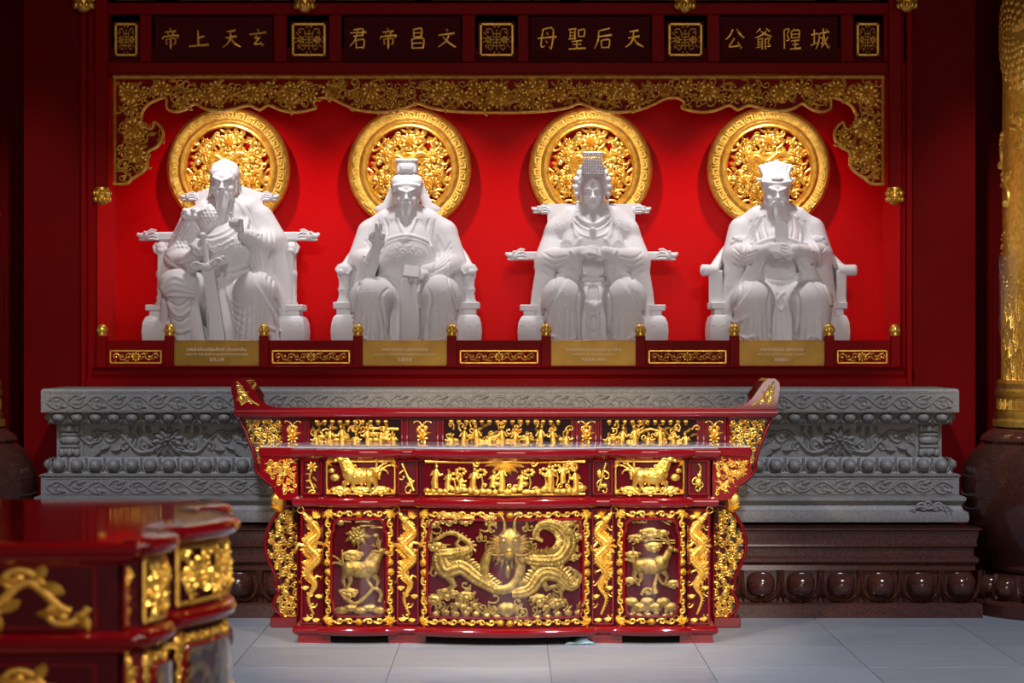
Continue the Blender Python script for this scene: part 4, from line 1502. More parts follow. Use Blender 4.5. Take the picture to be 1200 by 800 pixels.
# --- right: magistrate with fan-topped hat, tablet in both hands
def statue_magistrate(root):
    s = new_clay()
    kL, kR = (-33, -47, 46), (35, -47, 46)
    body_base(s, 36, 148, kL, kR, (34, 35, 29), (26, 20, 26, 102))
    for sx in (-1, 1):
        s.chain([(sx * 41, 8, 130), (sx * 49, -4, 100), (sx * 30, -36, 100), (sx * 15, -50, 105)], [16, 16, 11.5, 7.5], 4)
        s.chain([(sx * 47, -6, 100), (sx * 53, -10, 64), (sx * 60, -8, 34), (sx * 60, -6, 26)], [14, 13, 11, 9], 5)
        s.chain([(sx * 26, -37, 98), (sx * 33, -36, 76), (sx * 48, -26, 52), (sx * 58, -14, 34)], [10, 10, 10, 9], 5)
        # knotted sleeve tie
        s.ridge((sx * 36, 116), (sx * 45, 121), (sx * 54, 115), r=2.0, lift=.8)
        s.ridge((sx * 38, 120), (sx * 45, 118), (sx * 52, 121), r=1.6, lift=.8)
        s.ell((sx * 45, -10, 118), (3, 6, 2.6), 1.0)
        for i in range(5):
            s.groove((sx * (18 + i * 5), 98 - i * 2), (sx * (28 + i * 5), 78 - i * 4), (sx * (48 + i * 3), 50 - i * 5), r=[.5, 1.6, 1.1])
        for i in range(4):
            s.groove((sx * 54, 110 - i * 7), (sx * 44, 100 - i * 5), (sx * 30, 104 - i * 4), r=1.0)
        for i in range(3):
            s.groove((sx * (16 + i * 8), 146 - i * 3), (sx * (18 + i * 8), 134), (sx * (14 + i * 9), 118), r=1.2)
        s.ridge((sx * 20, 146), (sx * 26, 130), (sx * 24, 112), r=1.5)
        s.ridge((sx * 62, 30), (sx * 52, 22), (sx * 40, 30), r=1.6)
        s.groove((sx * 13, 62), (sx * 17, 40), (sx * 13, -20), r=[.6, 2.6, 3.2])
        s.ridge((sx * 6, 70), (sx * 7, 30), (sx * 8, -20), r=1.2)
    shoulder_folds(s, 148, 4)
    s.ridge((-9, 146), (-3, 132), (2, 118), r=1.8)
    s.ridge((10, 146), (4, 132), (-2, 118), r=1.8)
    s.ridge((-28, 112), (-14, 118), (0, 119.5), (14, 118), (28, 112), r=2.0, lift=.7)
    s.ridge((-26, 74), (-13, 70), (0, 68), (13, 70), (26, 74), r=4, lift=.5)
    s.ridge((-25, 80), (-13, 76), (0, 75), (13, 76), (25, 80), r=1.4)
    for (a, b, c, d) in ((-4, 57, 3, 50), (4, 57, -3, 50)):
        s.ridge((a, b), (c, d), (c * 1.5, d - 7), (0, d - 14), r=1.6, lift=.9)
    skirt_folds(s, kL, 12)
    skirt_folds(s, kR, 13)
    s.ridge((-56, 14), (-44, 4), (-32, 6), (-22, 0), (-14, 4), r=2.0, lift=.8)
    s.ridge((56, 14), (44, 4), (32, 6), (22, 0), (14, 4), r=2.0, lift=.8)
    # hands around the tablet
    hand(s, (-8, -56, 106), (1, -.12, -.08), (-.1, -.9, .4), 20, .45, 1)
    hand(s, (9, -53, 104), (-1, -.2, .08), (.1, -.9, .4), 20, .5, -1)
    cy, cz = -7, 172
    face(s, -2, cy, cz, 1.03, stern=True)
    moustache(s, -2, cy, cz, 9, 1.03, 6.5)
    beard(s, -2, cy, cz, 27, 6.0, 1.03)
    s.chain([(-15.5, -3, 170), (-15, -4, 158)], [2.2, 1.2], 1)
    s.chain([(11.5, -3, 170), (11, -4, 158)], [2.2, 1.2], 1)
    # hat
    s.chain([(-6, -4, 185), (2, -4, 185)], [14.2, 14.2], 1.2)
    s.ridge((-17.5, 186), (-2, 184), (13.5, 186), r=2.2)
    s.ell((-2, -18, 189), (7, 3.5, 4.2), 1.0)
    for i in range(7):
        t = (i - 3) / 3
        s.chain([(-2 + t * 11, -6 + abs(t) * 4, 192), (-2 + t * 16.5, -3 + abs(t) * 5, 209 - abs(t) * 5)], [4.4, 3.6], .8)
    s.chain([(-23, 2, 190), (19, 2, 190)], [2.2, 2.2], .8)
    finish_statue(s, root)
    mb = throne_part('tablet', root)
    mb.prism([(-7, 92), (7, 92), (7.6, 133), (0, 140), (-7.6, 133)], -50, -46)
    mb.v = [(p[0], p[1] + (p[2] - 100 * UST) * .1, p[2]) for p in mb.v]
    mb.build('tablet', MARBLE, root)
    throne_round(root, 76, 83, False, 66, [(78, -10, 83), (72, 4, 88), (60, 22, 104), (44, 34, 122), (30, 37, 132)])


# --- left: armoured general, one boot forward, sword upright between the knees
def statue_general(root):
    s = new_clay()
    kL, kR = (-46, -44, 58), (40, -48, 56)
    s.chain([(2, 6, 40), (4, 3, 85), (2, 4, 118), (0, 8, 142)], [38, 37, 36, 31], 5, False, 1.15)
    s.chain([(-38, 9, 138), (-22, 7, 152), (0, 6, 155), (24, 7, 154), (36, 9, 142)], [17, 16, 15, 17, 18], 6)
    s.chain([(0, 5, 152), (-1, -1, 170)], [13, 11], 3)
    s.ell((6, -13, 106), (33, 25, 30), 8)
    # right-hand leg of the picture under the long robe
    s.chain([(20, 8, 54), (40, -48, 56)], [26, 24], 5)
    s.chain([(40, -48, 56), (40, -46, 14), (44, -44, -30)], [25, 25, 28], 5)
    s.chain([(4, -16, 46), (10, -26, 10), (12, -26, -30)], [28, 28, 32], 9, False, 1.1)
    # armoured leg: knee guard, shin, boot
    s.chain([(-20, 8, 56), (-46, -40, 60)], [25, 21], 5)
    s.ell((-50, -46, 66), (23, 19, 18), 4)
    s.chain([(-48, -44, 60), (-47, -34, 22), (-48, -30, 4)], [17, 14, 11], 4)
    s.chain([(-48, -30, 6), (-49, -36, -10), (-52, -52, -17)], [11, 10, 8], 3)
    s.chain([(-52, -50, -19), (-50, -28, -19)], [8, 9], 2)
    s.ridge((-60, 16), (-48, 11), (-36, 16), r=2.4, lift=.7)
    for i in range(4):
        s.ridge((-68 + i * 2, 62 - i * 3), (-52, 74 - i * 7), (-32, 64 - i * 4), r=1.8, lift=.7)
    for i in range(3):
        s.groove((-58, 44 - i * 9), (-47, 40 - i * 9), (-37, 46 - i * 9), r=1.3)
    s.chain([(-66, -34, 46), (-70, -24, 20), (-66, -20, -10)], [6, 5, 7], 3)
    s.chain([(-34, -40, 48), (-30, -36, 14), (-26, -34, -26)], [7, 8, 10], 4)
    s.ridge((-60, 44), (-54, 34), (-46, 30), (-38, 36), r=2.4, lift=.9)
    s.ridge((-66, 20), (-58, 8), (-62, -6), r=2.4, lift=.9)
    # armour arm with lion-mask shoulder, billowing cuff, forearm to the sword
    s.chain([(-40, 8, 138), (-50, 0, 116), (-54, -8, 100)], [16, 16, 15], 4)
    s.ell((-40, -10, 148), (12, 10, 8), 3)
    for (x, z, r) in ((-46, 152, 3.4), (-36, 153, 3.2), (-41, 147, 3.6), (-48, 146, 2.8), (-34, 146, 2.8)):
        s.ell((x, -18, z), (r, r, r), .8)
    s.ell((-52, -12, 96), (20, 18, 13), 4)
    s.chain([(-46, -22, 92), (-38, -40, 92), (-24, -54, 104)], [13, 10, 8], 3)
    for i in range(5):
        s.groove((-70 + i * 3, 100 - i * 2), (-56 + i * 3, 88 - i), (-38 + i * 2, 90), r=1.3)
    s.ridge((-68, 104), (-52, 110), (-36, 106), r=2, lift=.7)
    # chest plate and diagonal robe edge
    s.ell((-16, -11, 144), (17, 16, 17), 4)
    s.ridge((-38, 134), (-28, 124), (-12, 122), (4, 128), (20, 142), r=2.0, lift=.7)
    s.ridge((-34, 126), (-16, 116), (6, 122), (26, 140), r=2.2, lift=.6)
    s.ridge((-32, 120), (-10, 109), (12, 118), r=1.6, lift=.6)
    s.ridge((-30, 114), (-8, 103), (12, 112), r=1.2, lift=.6)
    s.ridge((12, 166), (22, 152), (26, 138), (20, 122), r=2.4, lift=.7)
    s.ridge((-12, 164), (-20, 154), (-30, 150), r=2.0, lift=.6)
    # left arm raised at the chest, huge sleeve falling to the right
    s.chain([(38, 8, 142), (54, 0, 116), (46, -24, 112), (26, -44, 122)], [18, 18, 13, 8], 4)
    s.chain([(50, -2, 116), (58, -2, 80), (66, -6, 44), (68, -8, 18)], [18, 16, 13, 9], 5)
    s.chain([(40, -28, 112), (42, -28, 84), (58, -20, 50), (68, -12, 26)], [11, 11, 11, 9], 5)
    for i in range(6):
        s.groove((30 + i * 5, 112 - i), (36 + i * 5, 84 - i * 4), (58 + i * 2.2, 46 - i * 5), r=[.6, 1.8, 1.2])
    for i in range(5):
        s.groove((24 + i * 6, 158 - i * 4), (32 + i * 6, 144 - i * 4), (36 + i * 6, 124 - i * 4), r=[.5, 1.3, .5])
    s.ridge((74, 44), (76, 24), (68, 12), (56, 16), r=2.2, lift=.7)
    # belt, apron folds, swags on the robe
    s.ridge((-24, 86), (-6, 82), (14, 84), (34, 92), r=2.6, lift=.7)
    s.ridge((-22, 92), (-6, 88), (14, 90), (34, 98), r=1.3, lift=.6)
    for i in range(5):
        s.ridge((2 + i * 3, 74), (8 + i * 2, 52 - i * 8), (26 + i * 3, 40 - i * 9), (40 + i * 2, 50 - i * 12), r=1.5, lift=.6)
    for i in range(4):
        s.groove((-12 + i * 3, 72), (-18 + i * 4, 36), (-16 + i * 5, -24), r=[.7, 1.8, 2.2])
    skirt_folds(s, (42, -48, 56), 21, 7, 1.7)
    # hands
    hand(s, (-24, -58, 110), (.7, -.4, -.35), (-.3, -.7, .8), 22, 1.3, 1)
    hand(s, (20, -52, 134), (-.15, -.3, 1), (.5, .8, .2), 19, 1.3, 1, lift=(3,))
    # head: stern, swept-back hair, long beard
    cy, cz = -8, 184
    face(s, -2, cy, cz, 1.1, stern=True)
    s.chain([(-14, 6, 192), (-10, 1, 203), (-2, -1, 206), (7, 1, 203), (11, 6, 192)], [4, 7, 8, 7, 4], 2)
    s.ell((-2, 4, 196), (18, 17, 16), 2)
    for i in range(9):
        t = (i - 4) / 4
        s.groove((-2 + t * 13, 198 - abs(t) * 3), (-2 + t * 12.5, 206 - t * t * 6), (-2 + t * 9, 211 - t * t * 4), r=.7, k=.5)
    s.ridge((-17, 193), (-10, 199), (-2, 200), (6, 199), (13, 193), r=1.2, lift=.6)
    for sx in (-1, 1):
        s.chain([(-2 + sx * 15, 9, 190), (-2 + sx * 17, 9, 172), (-2 + sx * 21, 8, 156)], [2.6, 3, 3.4], 1.5)
    moustache(s, -2, cy, cz, 17, 1.1, 5.5)
    beard(s, -2, cy, cz, 34, 7.4, 1.1)

    def scales(V):
        m1 = np.clip(1.5 * (1 - ((V[:, 0] + 47) / 15) ** 2 - ((V[:, 2] - 122) / 20) ** 2), 0, 1)
        m2 = np.clip(1.5 * (1 - ((V[:, 0] + 15) / 15) ** 2 - ((V[:, 2] - 146) / 15) ** 2), 0, 1)
        row = np.floor(V[:, 2] / 4.2)
        a = np.abs(np.sin(PI * (V[:, 0] / 4.6 + .5 * (row % 2)))) * (1 - np.abs((V[:, 2] / 4.2 - row) - .4))
        return (m1 + m2 * .8) * (a - .4) * 1.5 * (V[:, 1] < 4)
    pat = lambda V, N: scales(V) + curls_pattern(V, 8, 106, 28, 18, 1.1, 6, .9) + curls_pattern(V, 46, 36, 24, 22, .6, 5.4, 1.9) * (V[:, 1] < -40)
    finish_statue(s, root, pat)
    # sword
    sw = throne_part('sword', root)
    sw.v = []
    mb = MB(lambda x, y, z: tuple((Vector((-14, -62, 86)) + Matrix.Rotation(-.17, 3, 'Y') @ Matrix.Rotation(-.1, 3, 'X') @ Vector((x, y, z))) * UST))
    mb.prism([(-6.5, -4), (-7, -84), (0, -116), (7, -84), (6.5, -4)], -1.6, 1.6)
    mb.add([(-7, -1.6, -84), (0, -3, -84), (7, -1.6, -84), (-6.5, -1.6, -4), (0, -3, -4), (6.5, -1.6, -4), (0, -1.6, -114)], [(0, 1, 4, 3), (1, 2, 5, 4), (0, 6, 1), (1, 6, 2)])
    blade = mb.build('sword', MARBLE, root)
    mb2 = MB(mb.xf)
    mb2.tube([(0, 0, 0), (0, 0, 34)], [3.4, 3.2], 10)
    mb2.ball((0, 0, 36), (4.6, 4.6, 4), 10, 6)
    mb2.build('sword_grip', MARBLE, blade)
    mb3 = MB(mb.xf)
    for (x, z, r) in ((-14, 0, 5), (-7, 1, 6), (0, -1, 7), (7, 2, 6), (14, 5, 4.5), (-18, -3, 3.5), (19, 7, 3)):
        mb3.ball((x, -1, z), (r, 4.5, r * .8), 10, 6)
    for sx in (-1, 1):
        mb3.tube(crom([(sx * 5, -5, 2), (sx * 12, -6, 6), (sx * 18, -5, 3), (sx * 15, -6, -2)], 8), [1.6] * 9, 6)
    mb3.build('sword_guard', MARBLE, blade)
    throne_square(root, 39, 186, 171, 123, 107, 76, 77, 10, 80)


STATUES = [
    (statue_general, 'white marble statue of an armoured bearded general with upright sword'),
    (statue_scholar, 'white marble statue of a bearded scholar in a tall tiered cap holding a book'),
    (statue_empress, 'white marble statue of an empress with a beaded crown and clasped hands'),
    (statue_magistrate, 'white marble statue of a bearded magistrate in a fan-topped hat gripping an upright tablet'),
]
for (fn, lab), px in zip(STATUES, STATUE_PX):
    rt = thing('deity_statue', lab, 'statue', (X(px, 15.18), 15.18, EYE), 0, 'seated deity statues in the niche')
    fn(rt)

# ------------------------------------------------------------------ tables of red lacquer and gilt carving
KT = 12.6 / FOC                       # one photograph pixel at the altar table's front, in metres
HU, HS = 232.0, 254.0                 # half widths in those units: carcase


def bow(u):
    """how far the break-front stands forward at u (table pixels from the middle), metres"""
    a = abs(u)
    if a < 101:
        return .055 + .085 * math.cos(PI / 2 * u / 101)
    if 129 < a < 215:
        return .03 + .03 * math.cos(PI / 2 * (a - 172) / 43)
    return .0


def front_plan(back, over=0.0, half=245.0):
    P = [(-half, back), (-half, 0)]
    us = [-215.001, -214.99] + [-215 + 86 * i / 6 for i in range(1, 6)] + [-129.01, -128.99, -101.01, -100.99] + [-101 + 202 * i / 16 for i in range(1, 16)]
    us += [100.99, 101.01, 128.99, 129.01] + [129 + 86 * i / 6 for i in range(1, 6)] + [214.99, 215.001]
    P += [(u, -bow(u)) for u in us]
    P += [(half, 0), (half, back)]
    return [(u * KT, y) for u, y in P]


tz = lambda py: EYE - (py - 400.0) * KT


def TXF(extra=0.0, hs=1.0):
    return lambda u, v, h: (u * KT, -bow(u) - extra - h * KT * hs, tz(v))


def frame_rect(b, u0, u1, v0, v1, r, h0=0.0, hk=1.0, n=10):
    pts = [(u0 + (u1 - u0) * i / n, v0) for i in range(n + 1)]
    b.ht(pts, r, h0, hk, 3)
    b.ht([(p[0], v1) for p in pts], r, h0, hk, 3)
    for u in (u0, u1):
        b.ht([(u, v0), (u, (v0 + v1) / 2), (u, v1)], r, h0, hk, 3)


def gilt_border(b, u0, u1, v0, v1, w, step=11.0, seed=1):
    """carved running border between an outer rectangle and the glazed opening"""
    R = random.Random(seed)
    for (a, c, horiz) in ((v0 + w / 2, (u0, u1), True), (v1 - w / 2, (u0, u1), True), (u0 + w / 2, (v0, v1), False), (u1 - w / 2, (v0, v1), False)):
        L = c[1] - c[0]
        n = max(3, int(round(L / step)))
        for k in range(n):
            t = c[0] + (k + .5) * L / n
            sg = 1 if k % 2 else -1
            x, y = (t, a) if horiz else (a, t)
            ang = 0 if horiz else PI / 2
            mid = abs(k + .5 - n / 2) < .6
            dx, dy = math.cos(ang), math.sin(ang)
            if mid:
                for q in range(5):
                    b.leaf(x, y - (0 if not horiz else 0), ang + PI / 2 * sg + (q - 2) * .62, w * .62, w * .3, w * .22, 0, 0)
                    b.leaf(x, y, ang - PI / 2 * sg + (q - 2) * .62, w * .5, w * .3, w * .22, 0, 0)
                b.dome(x, y, w * .22, w * .22, w * .35)
            else:
                b.curl(x - dx * L / n * .5, y - dy * L / n * .5 , ang + sg * .7, L / n * 1.5, -sg * 5.0, w * .16, w * .11, 0, 1.0, 10)
                b.leaf(x, y, ang + sg * 2.2, w * .75, w * .36, w * .2, sg)
                b.leaf(x + dx * 3, y + dy * 3, ang - sg * .6, w * .7, w * .34, w * .2, sg)
    for (x, y, a) in ((u0, v0, PI / 4), (u1, v0, 3 * PI / 4), (u0, v1, -PI / 4), (u1, v1, -3 * PI / 4)):
        for q in range(5):
            b.leaf(x + math.cos(a) * w * .25, y + math.sin(a) * w * .25, a + (q - 2) * .5, w * (1.5 - .25 * abs(q - 2)), w * .36, w * .28)


def ogee_frame(b, u0, u1, v0, v1, r, h0=0.0):
    """red lacquer lip with cusped corners round a glazed opening"""
    d = 3.0
    a = [(u0 + 7, v0), ((u0 + u1) / 2 - 4, v0), (u1 - 7, v0), (u1 - 4, v0 + 2), (u1, v0 + 7), (u1, v0 + 14), (u1 + d, v0 + 20), (u1 + d, (v0 + v1) / 2), (u1 + d, v1 - 22), (u1, v1 - 15), (u1, v1 - 6), (u1 - 4, v1 - 2), (u1 - 8, v1), ((u0 + u1) / 2, v1)]
    b_ = [(u0 + 8, v1), (u0 + 4, v1 - 2), (u0, v1 - 6), (u0, v1 - 15), (u0 - d, v1 - 22), (u0 - d, (v0 + v1) / 2), (u0 - d, v0 + 20), (u0, v0 + 14), (u0, v0 + 7), (u0 + 4, v0 + 2), (u0 + 7, v0)]
    b.ht(crom(a + b_, 100), r, h0, 1.1, 4)


def pane(b, u0, u1, v0, v1, h, n=8):
    V, Fc = [], []
    for i in range(n + 1):
        u = u0 + (u1 - u0) * i / n
        V += [(u, v0, h), (u, v1, h), (u, v1, h + .7), (u, v0, h + .7)]
    for i in range(n):
        a, c = i * 4, i * 4 + 4
        for j in range(4):
            Fc.append((a + j, a + (j + 1) % 4, c + (j + 1) % 4, c + j))
    Fc += [(0, 1, 2, 3), (n * 4 + 3, n * 4 + 2, n * 4 + 1, n * 4)]
    b.add(V, Fc)


def carcase(root, half, back, glass_top=True):
    plan = front_plan(back, 0, half)
    b = MB()
    b.sweep(plan, [(-.012, tz(744)), (-.012, tz(527))], True)
    b.build('carcase', RED_PANEL, root, angle=30)
    out = [(x * 1.0, y) for x, y in front_plan(back, 0, half)]
    b = MB()
    b.sweep(out, [(.0, tz(540)), (.012, tz(537.5)), (.032, tz(535)), (.04, tz(531)), (.036, tz(527.5)), (.026, tz(526.2)), (-.02, tz(526))], True)
    b.build('tabletop', RED_LACQ, root, angle=40)
    if glass_top:
        b = MB()
        b.sweep(out, [(.018, tz(526.0) + .0006), (.022, tz(525.9) + .001), (.022, tz(524.6)), (.016, tz(524.2))], True)
        b.build('glass_top', TOPGLASS, root, angle=40)
    b = MB()
    b.sweep(out, [(-.012, tz(597)), (.006, tz(595.5)), (.024, tz(593)), (.03, tz(589)), (.024, tz(585)), (.006, tz(583)), (-.012, tz(582))], False)
    b.build('belt_moulding', RED_LACQ, root, angle=40)
    b = MB()
    b.sweep(out, [(-.03, tz(746)), (.006, tz(746)), (.022, tz(743.5)), (.028, tz(740)), (.022, tz(737)), (.004, tz(735)), (-.012, tz(734))], False)
    b.build('base_moulding', RED_LACQ, root, angle=40)
    for u0, u1 in ((-half, -206), (-138, -94), (94, 138), (206, half)):
        for y0, y1 in ((0.0, .07), (back - .07, back)):
            b = MB()
            um = (u0 + u1) / 2
            w2 = (u1 - u0) / 2
            P = [(um - w2, 0.0), (um - w2, tz(747)), (um - w2 - 12, tz(745.5)), (um + w2 + 12, tz(745.5)), (um + w2, tz(747)), (um + w2, 0.0)]
            if abs(um) > 200:
                P = [(um - w2, 0), (um - w2, tz(745.5)), (um + w2, tz(745.5)), (um + w2, 0)]
            b.prism([(x * KT, z) for x, z in P], y0, y1)
            b.build('foot', RED_LACQ, root, False)


def stile(root, u0, u1, v0, v1):
    """raised lacquer edge strips round a narrow upright panel"""
    b = MB(TXF())
    for u in (u0, u1):
        b.ht([(u, v0), (u, v1)], 1.6, 0, 1, 3)
    b.ht([(u0, v0), (u1, v0)], 1.2, 0, 1, 3)
    b.ht([(u0, v1), (u1, v1)], 1.2, 0, 1, 3)
    return b.build('stile', RED_LACQ, root)


def lower_panel(root, u0, u1, v0, v1, w, picture, seed, name, hs=.62, out=.034):
    b = MB(TXF()); gilt_border(b, u0, u1, v0, v1, w, 11, seed)
    f = b.build('gilt_border', GOLD, root)
    b = MB(TXF()); ogee_frame(b, u0 + w + 2.5, u1 - w - 2.5, v0 + w + 1.5, v1 - w - 1.0, 2.0)
    b.build('panel_lip', RED_LACQ, root)
    b = MB(TXF(0, hs)); picture(b)
    r = b.build(name, GOLD_PALE, root)
    b = MB(TXF(out)); pane(b, u0 + w + 2.5, u1 - w - 2.5, v0 + w + 1, v1 - w - 1, 0)
    b.build('glass_pane', GLASS, root)


def waves(b, u0, u1, v, n, s, seed):
    R = random.Random(seed)
    for k in range(n):
        x = u0 + (u1 - u0) * (k + .5) / n
        y = v - R.uniform(0, s * .8)
        sg = R.choice((1, -1))
        b.curl(x - sg * s * .6, y, -.6 if sg > 0 else PI + .6, s * 2.2, -sg * 5.4, s * .16, s * .1, 0, 1.2, 10)
        b.dome(x, y + s * .3, s * .55, s * .45, s * .35)
        b.leaf(x, y, -PI / 2 + R.uniform(-.5, .5), s * .9, s * .35, s * .25, .4)


def pic_dragon(b):
    # coiling body left and right of a dragon face seen from the front
    b.dragon([(-10, 690), (-34, 676), (-52, 664), (-70, 668), (-76, 652), (-60, 648), (-40, 640), (-62, 624), (-84, 634)], 8.5, 0, True, True, False, True, 1, .7)
    b.dragon([(8, 694), (28, 690), (44, 672), (62, 674), (78, 688), (88, 676), (74, 664)], 7.5, 0, True, True, False, True, -1, .7)
    b.dragon([(14, 650), (38, 656), (64, 654), (76, 634), (64, 616), (44, 612), (34, 626), (44, 634)], 7.5, 0, True, True, False, False, -1, .7)
    b.ht(crom([(-14, 640), (-24, 660), (-22, 680), (-6, 690), (10, 684), (18, 664), (14, 646)], 20), 6, 0, .8)
    fx, fy = 5, 634
    b.dome(fx, fy, 15, 17, 10, 0, 1, 12, 3)
    b.dome(fx, fy + 13, 9, 9, 13, 0, 2, 10, 3)
    b.dome(fx, fy + 9, 5.5, 4, 16, 0, 2, 8)
    for sg in (1, -1):
        b.dome(fx + sg * 7, fy - 2, 4, 3.5, 13, 0, 2, 8)
        b.dome(fx + sg * 3, fy + 10, 2, 1.6, 17, 0, 2, 6)
        b.curl(fx + sg * 6, fy - 10, -PI / 2 - sg * .1, 26, sg * 1.2, 2.4, 1.0, 5, 1, 8, False)
        b.curl(fx + sg * 5, fy + 14, .2 if sg > 0 else PI - .2, 34, sg * -2.6, 1.3, .6, 8, 1, 12, True)
        for q in range(9):
            a = (-1.25 + q * .31)
            aa = a if sg > 0 else PI - a
            b.leaf(fx + sg * 10, fy + 2 + q, aa, 20 - abs(q - 4) * 1.2, 4.6, 4, sg * .7, 3, 4)
        for q in range(3):
            b.leaf(fx + sg * (3 + q * 3), fy + 18, PI / 2 - sg * q * .35, 13, 3.4, 3, 0, 4, 3)
        b.ht([(fx + sg * 4, fy - 5), (fx + sg * 11, fy - 8)], 1.5, 11, 1)
    for q in range(5):
        b.dome(fx + (q - 2) * 3.4, fy + 20 - abs(q - 2), 1.1, 2.2, 12, 0, 2, 5, 1)
    b.dome(3, 668, 3.5, 9, 5, 0, 2)
    b.dome(2, 712, 12, 8, 6, 0, 0, 10)
    for (u, v, R_, f) in ((-66, 606, 12, 1), (-84, 612, 8, -1), (-46, 608, 9, 1), (74, 612, 9, -1), (84, 628, 8, 1), (-80, 640, 10, 1), (-68, 694, 11, 1), (-84, 702, 9, -1), (-46, 696, 9, 1), (40, 700, 10, -1), (62, 704, 9, 1), (80, 652, 7, 1), (-18, 606, 7, 1)):
        b.cloud(u, v, R_, 4.5, f)
    for (u, v, a) in ((-30, 620, .4), (-86, 660, 1.0), (-40, 684, 2.2), (28, 630, .2), (86, 640, 2.4), (56, 690, .7), (20, 706, 2.6), (-20, 704, .3), (88, 610, 2.0), (-88, 622, .6), (48, 640, 1.0), (-10, 612, 3.0), (24, 608, .4)):
        for q in range(3):
            b.curl(u, v + q * 3, a + q * .5, 22 - q * 3, (4.5 if q % 2 else -4.0), 1.5, .7, 0, 1.2, 10)
    for vv in (638, 697):
        b.ht([(-88, vv), (-64, vv)], 1.0)
    waves(b, -88, 92, 722, 15, 9, 5)
    for x in (-46, 52):
        waves(b, x - 14, x + 14, 712, 4, 9, int(abs(x)))


def pic_qilin(b):
    c = -170
    b.beast(c + 0, 668, 40, 1, -1.0)
    b.cloud(c - 9, 650, 11, 5, 1)
    b.flower(c - 4, 628, 12, 6, 9)
    for k in range(8):
        b.leaf(c - 4 + 8 * math.cos(k), 629 + 4 * math.sin(k), k * .8, 9, 4, 3)
    b.ht(crom([(c - 4, 636), (c - 2, 642), (c - 6, 648)], 6), 1)
    for (u, v) in ((-20, 612), (2, 612), (18, 610), (8, 617), (20, 619)):
        b.ht([(c + u - 8, v), (c + u, v - .8), (c + u + 9, v)], 1.1)
    b.dome(c - 24, 612, 5, 5, 3)
    b.curl(c + 20, 630, 1.2, 16, 3.0, 1.2, .6)
    b.dome(c + 18, 628, 4, 2.6, 3)
    b.ht(crom([(c - 20, 700), (c - 6, 708), (c + 8, 698), (c + 16, 690), (c + 24, 696), (c + 22, 706)], 16), [2.6] * 17)
    b.cloud(c - 14, 694, 10, 4)
    for k in range(5):
        b.dome(c - 22 + k * 11, 716 - (k % 2) * 3, 9, 5, 5, 0, 0, 8)
        b.curl(c - 26 + k * 11, 716 - (k % 2) * 3, -.6, 14, 4.5, 1.1, .8, 3)


def pic_deer(b):
    c = 172
    b.beast(c - 1, 664, 38, 1, -1.0, 0, True, False)
    for k in range(16):
        b.dome(c - 16 + (k * 7) % 31, 658 + (k * 5) % 12, 1.1, 1.1, 9.2, 0, 0, 5, 1)
    for (u, v, R_) in ((-2, 624, 11), (12, 625, 8), (-18, 630, 8), (2, 640, 9), (-22, 650, 8), (-24, 680, 7), (26, 684, 8)):
        b.cloud(c + u, v, R_, 4, 1 if u > 0 else -1)
    b.ht([(c - 26, 634), (c, 633), (c + 28, 634)], 1.1)
    b.ht([(c + 2, 637), (c + 28, 637)], .9)
    b.dome(c + 22, 608, 5, 5.5, 3)
    for k in range(3):
        b.curl(c - 24 + k * 6, 606, .2, 14, 4, 1.0, .6)
    b.ht([(c + 4, 606), (c + 22, 616)], .7)
    b.ht([(c + 6, 676), (c + 3, 688), (c + 5, 696)], [2, 3, 4])
    b.curl(c - 12, 698, -1.2, 26, 5.6, 2.2, 1.2)
    for k in range(6):
        b.dome(c - 24 + k * 9.5, 706 + (k % 2) * 6, 9, 6, 5, 0, 0, 8)
        b.curl(c - 28 + k * 9.5, 707 + (k % 2) * 6, -.6, 13, 4.5, 1.1, .8, 3)
    waves(b, c - 28, c + 30, 722, 6, 7, 9)


def pic_people(b):
    b.ht([(-94, 541), (0, 541), (94, 541)], 1.7)
    b.ht([(-94, 579), (0, 579), (94, 579)], 1.5)
    for k in range(7):
        b.leaf(0, 541, .25 + k * .45, 26 - 10 * math.sin(.25 + k * .45), 6, 4, 0)
    b.curl(-38, 542, 1.0, 14, -5, 1.4, .8)
    b.curl(38, 542, PI - 1.0, 14, 5, 1.4, .8)
    for (u, v, H, d, seated) in ((-82, 572, 29, 1, False), (-67, 574, 24, 1, False), (-52, 572, 22, 1, True), (-37, 574, 28, 1, False), (-14, 570, 26, 1, True), (-4, 571, 28, -1, False), (19, 570, 26, 1, True), (53, 573, 30, -1, False), (68, 566, 24, 1, False), (83, 575, 27, -1, False)):
        b.person(u, v, H, d, seated, 0, -1)
    R = random.Random(4)
    for k in range(26):
        x = -92 + k * 7.3
        b.dome(x, 576 - R.uniform(0, 4), R.uniform(4, 7), R.uniform(3, 5), 3.5, 0, 0, 7)
        if k % 2:
            b.curl(x, 572, R.uniform(-2.6, -.6), R.uniform(10, 18), R.choice((-5, 5)), 1.1, .7)
    for (u, v) in ((-52, 552), (-28, 553), (28, 553), (46, 552), (60, 548), (74, 546), (-60, 558)):
        for k in range(7):
            b.dome(u + 5 * math.cos(k * .9), v + 3.2 * math.sin(k * .9), 2.8, 2.4, 2.4 + k % 3, 0, 0, 6)
        b.ht([(u, v + 3), (u + 2, v + 12), (u, v + 20)], 1.1)
    b.curl(70, 548, -.8, 26, 4.6, 2.0, 1)


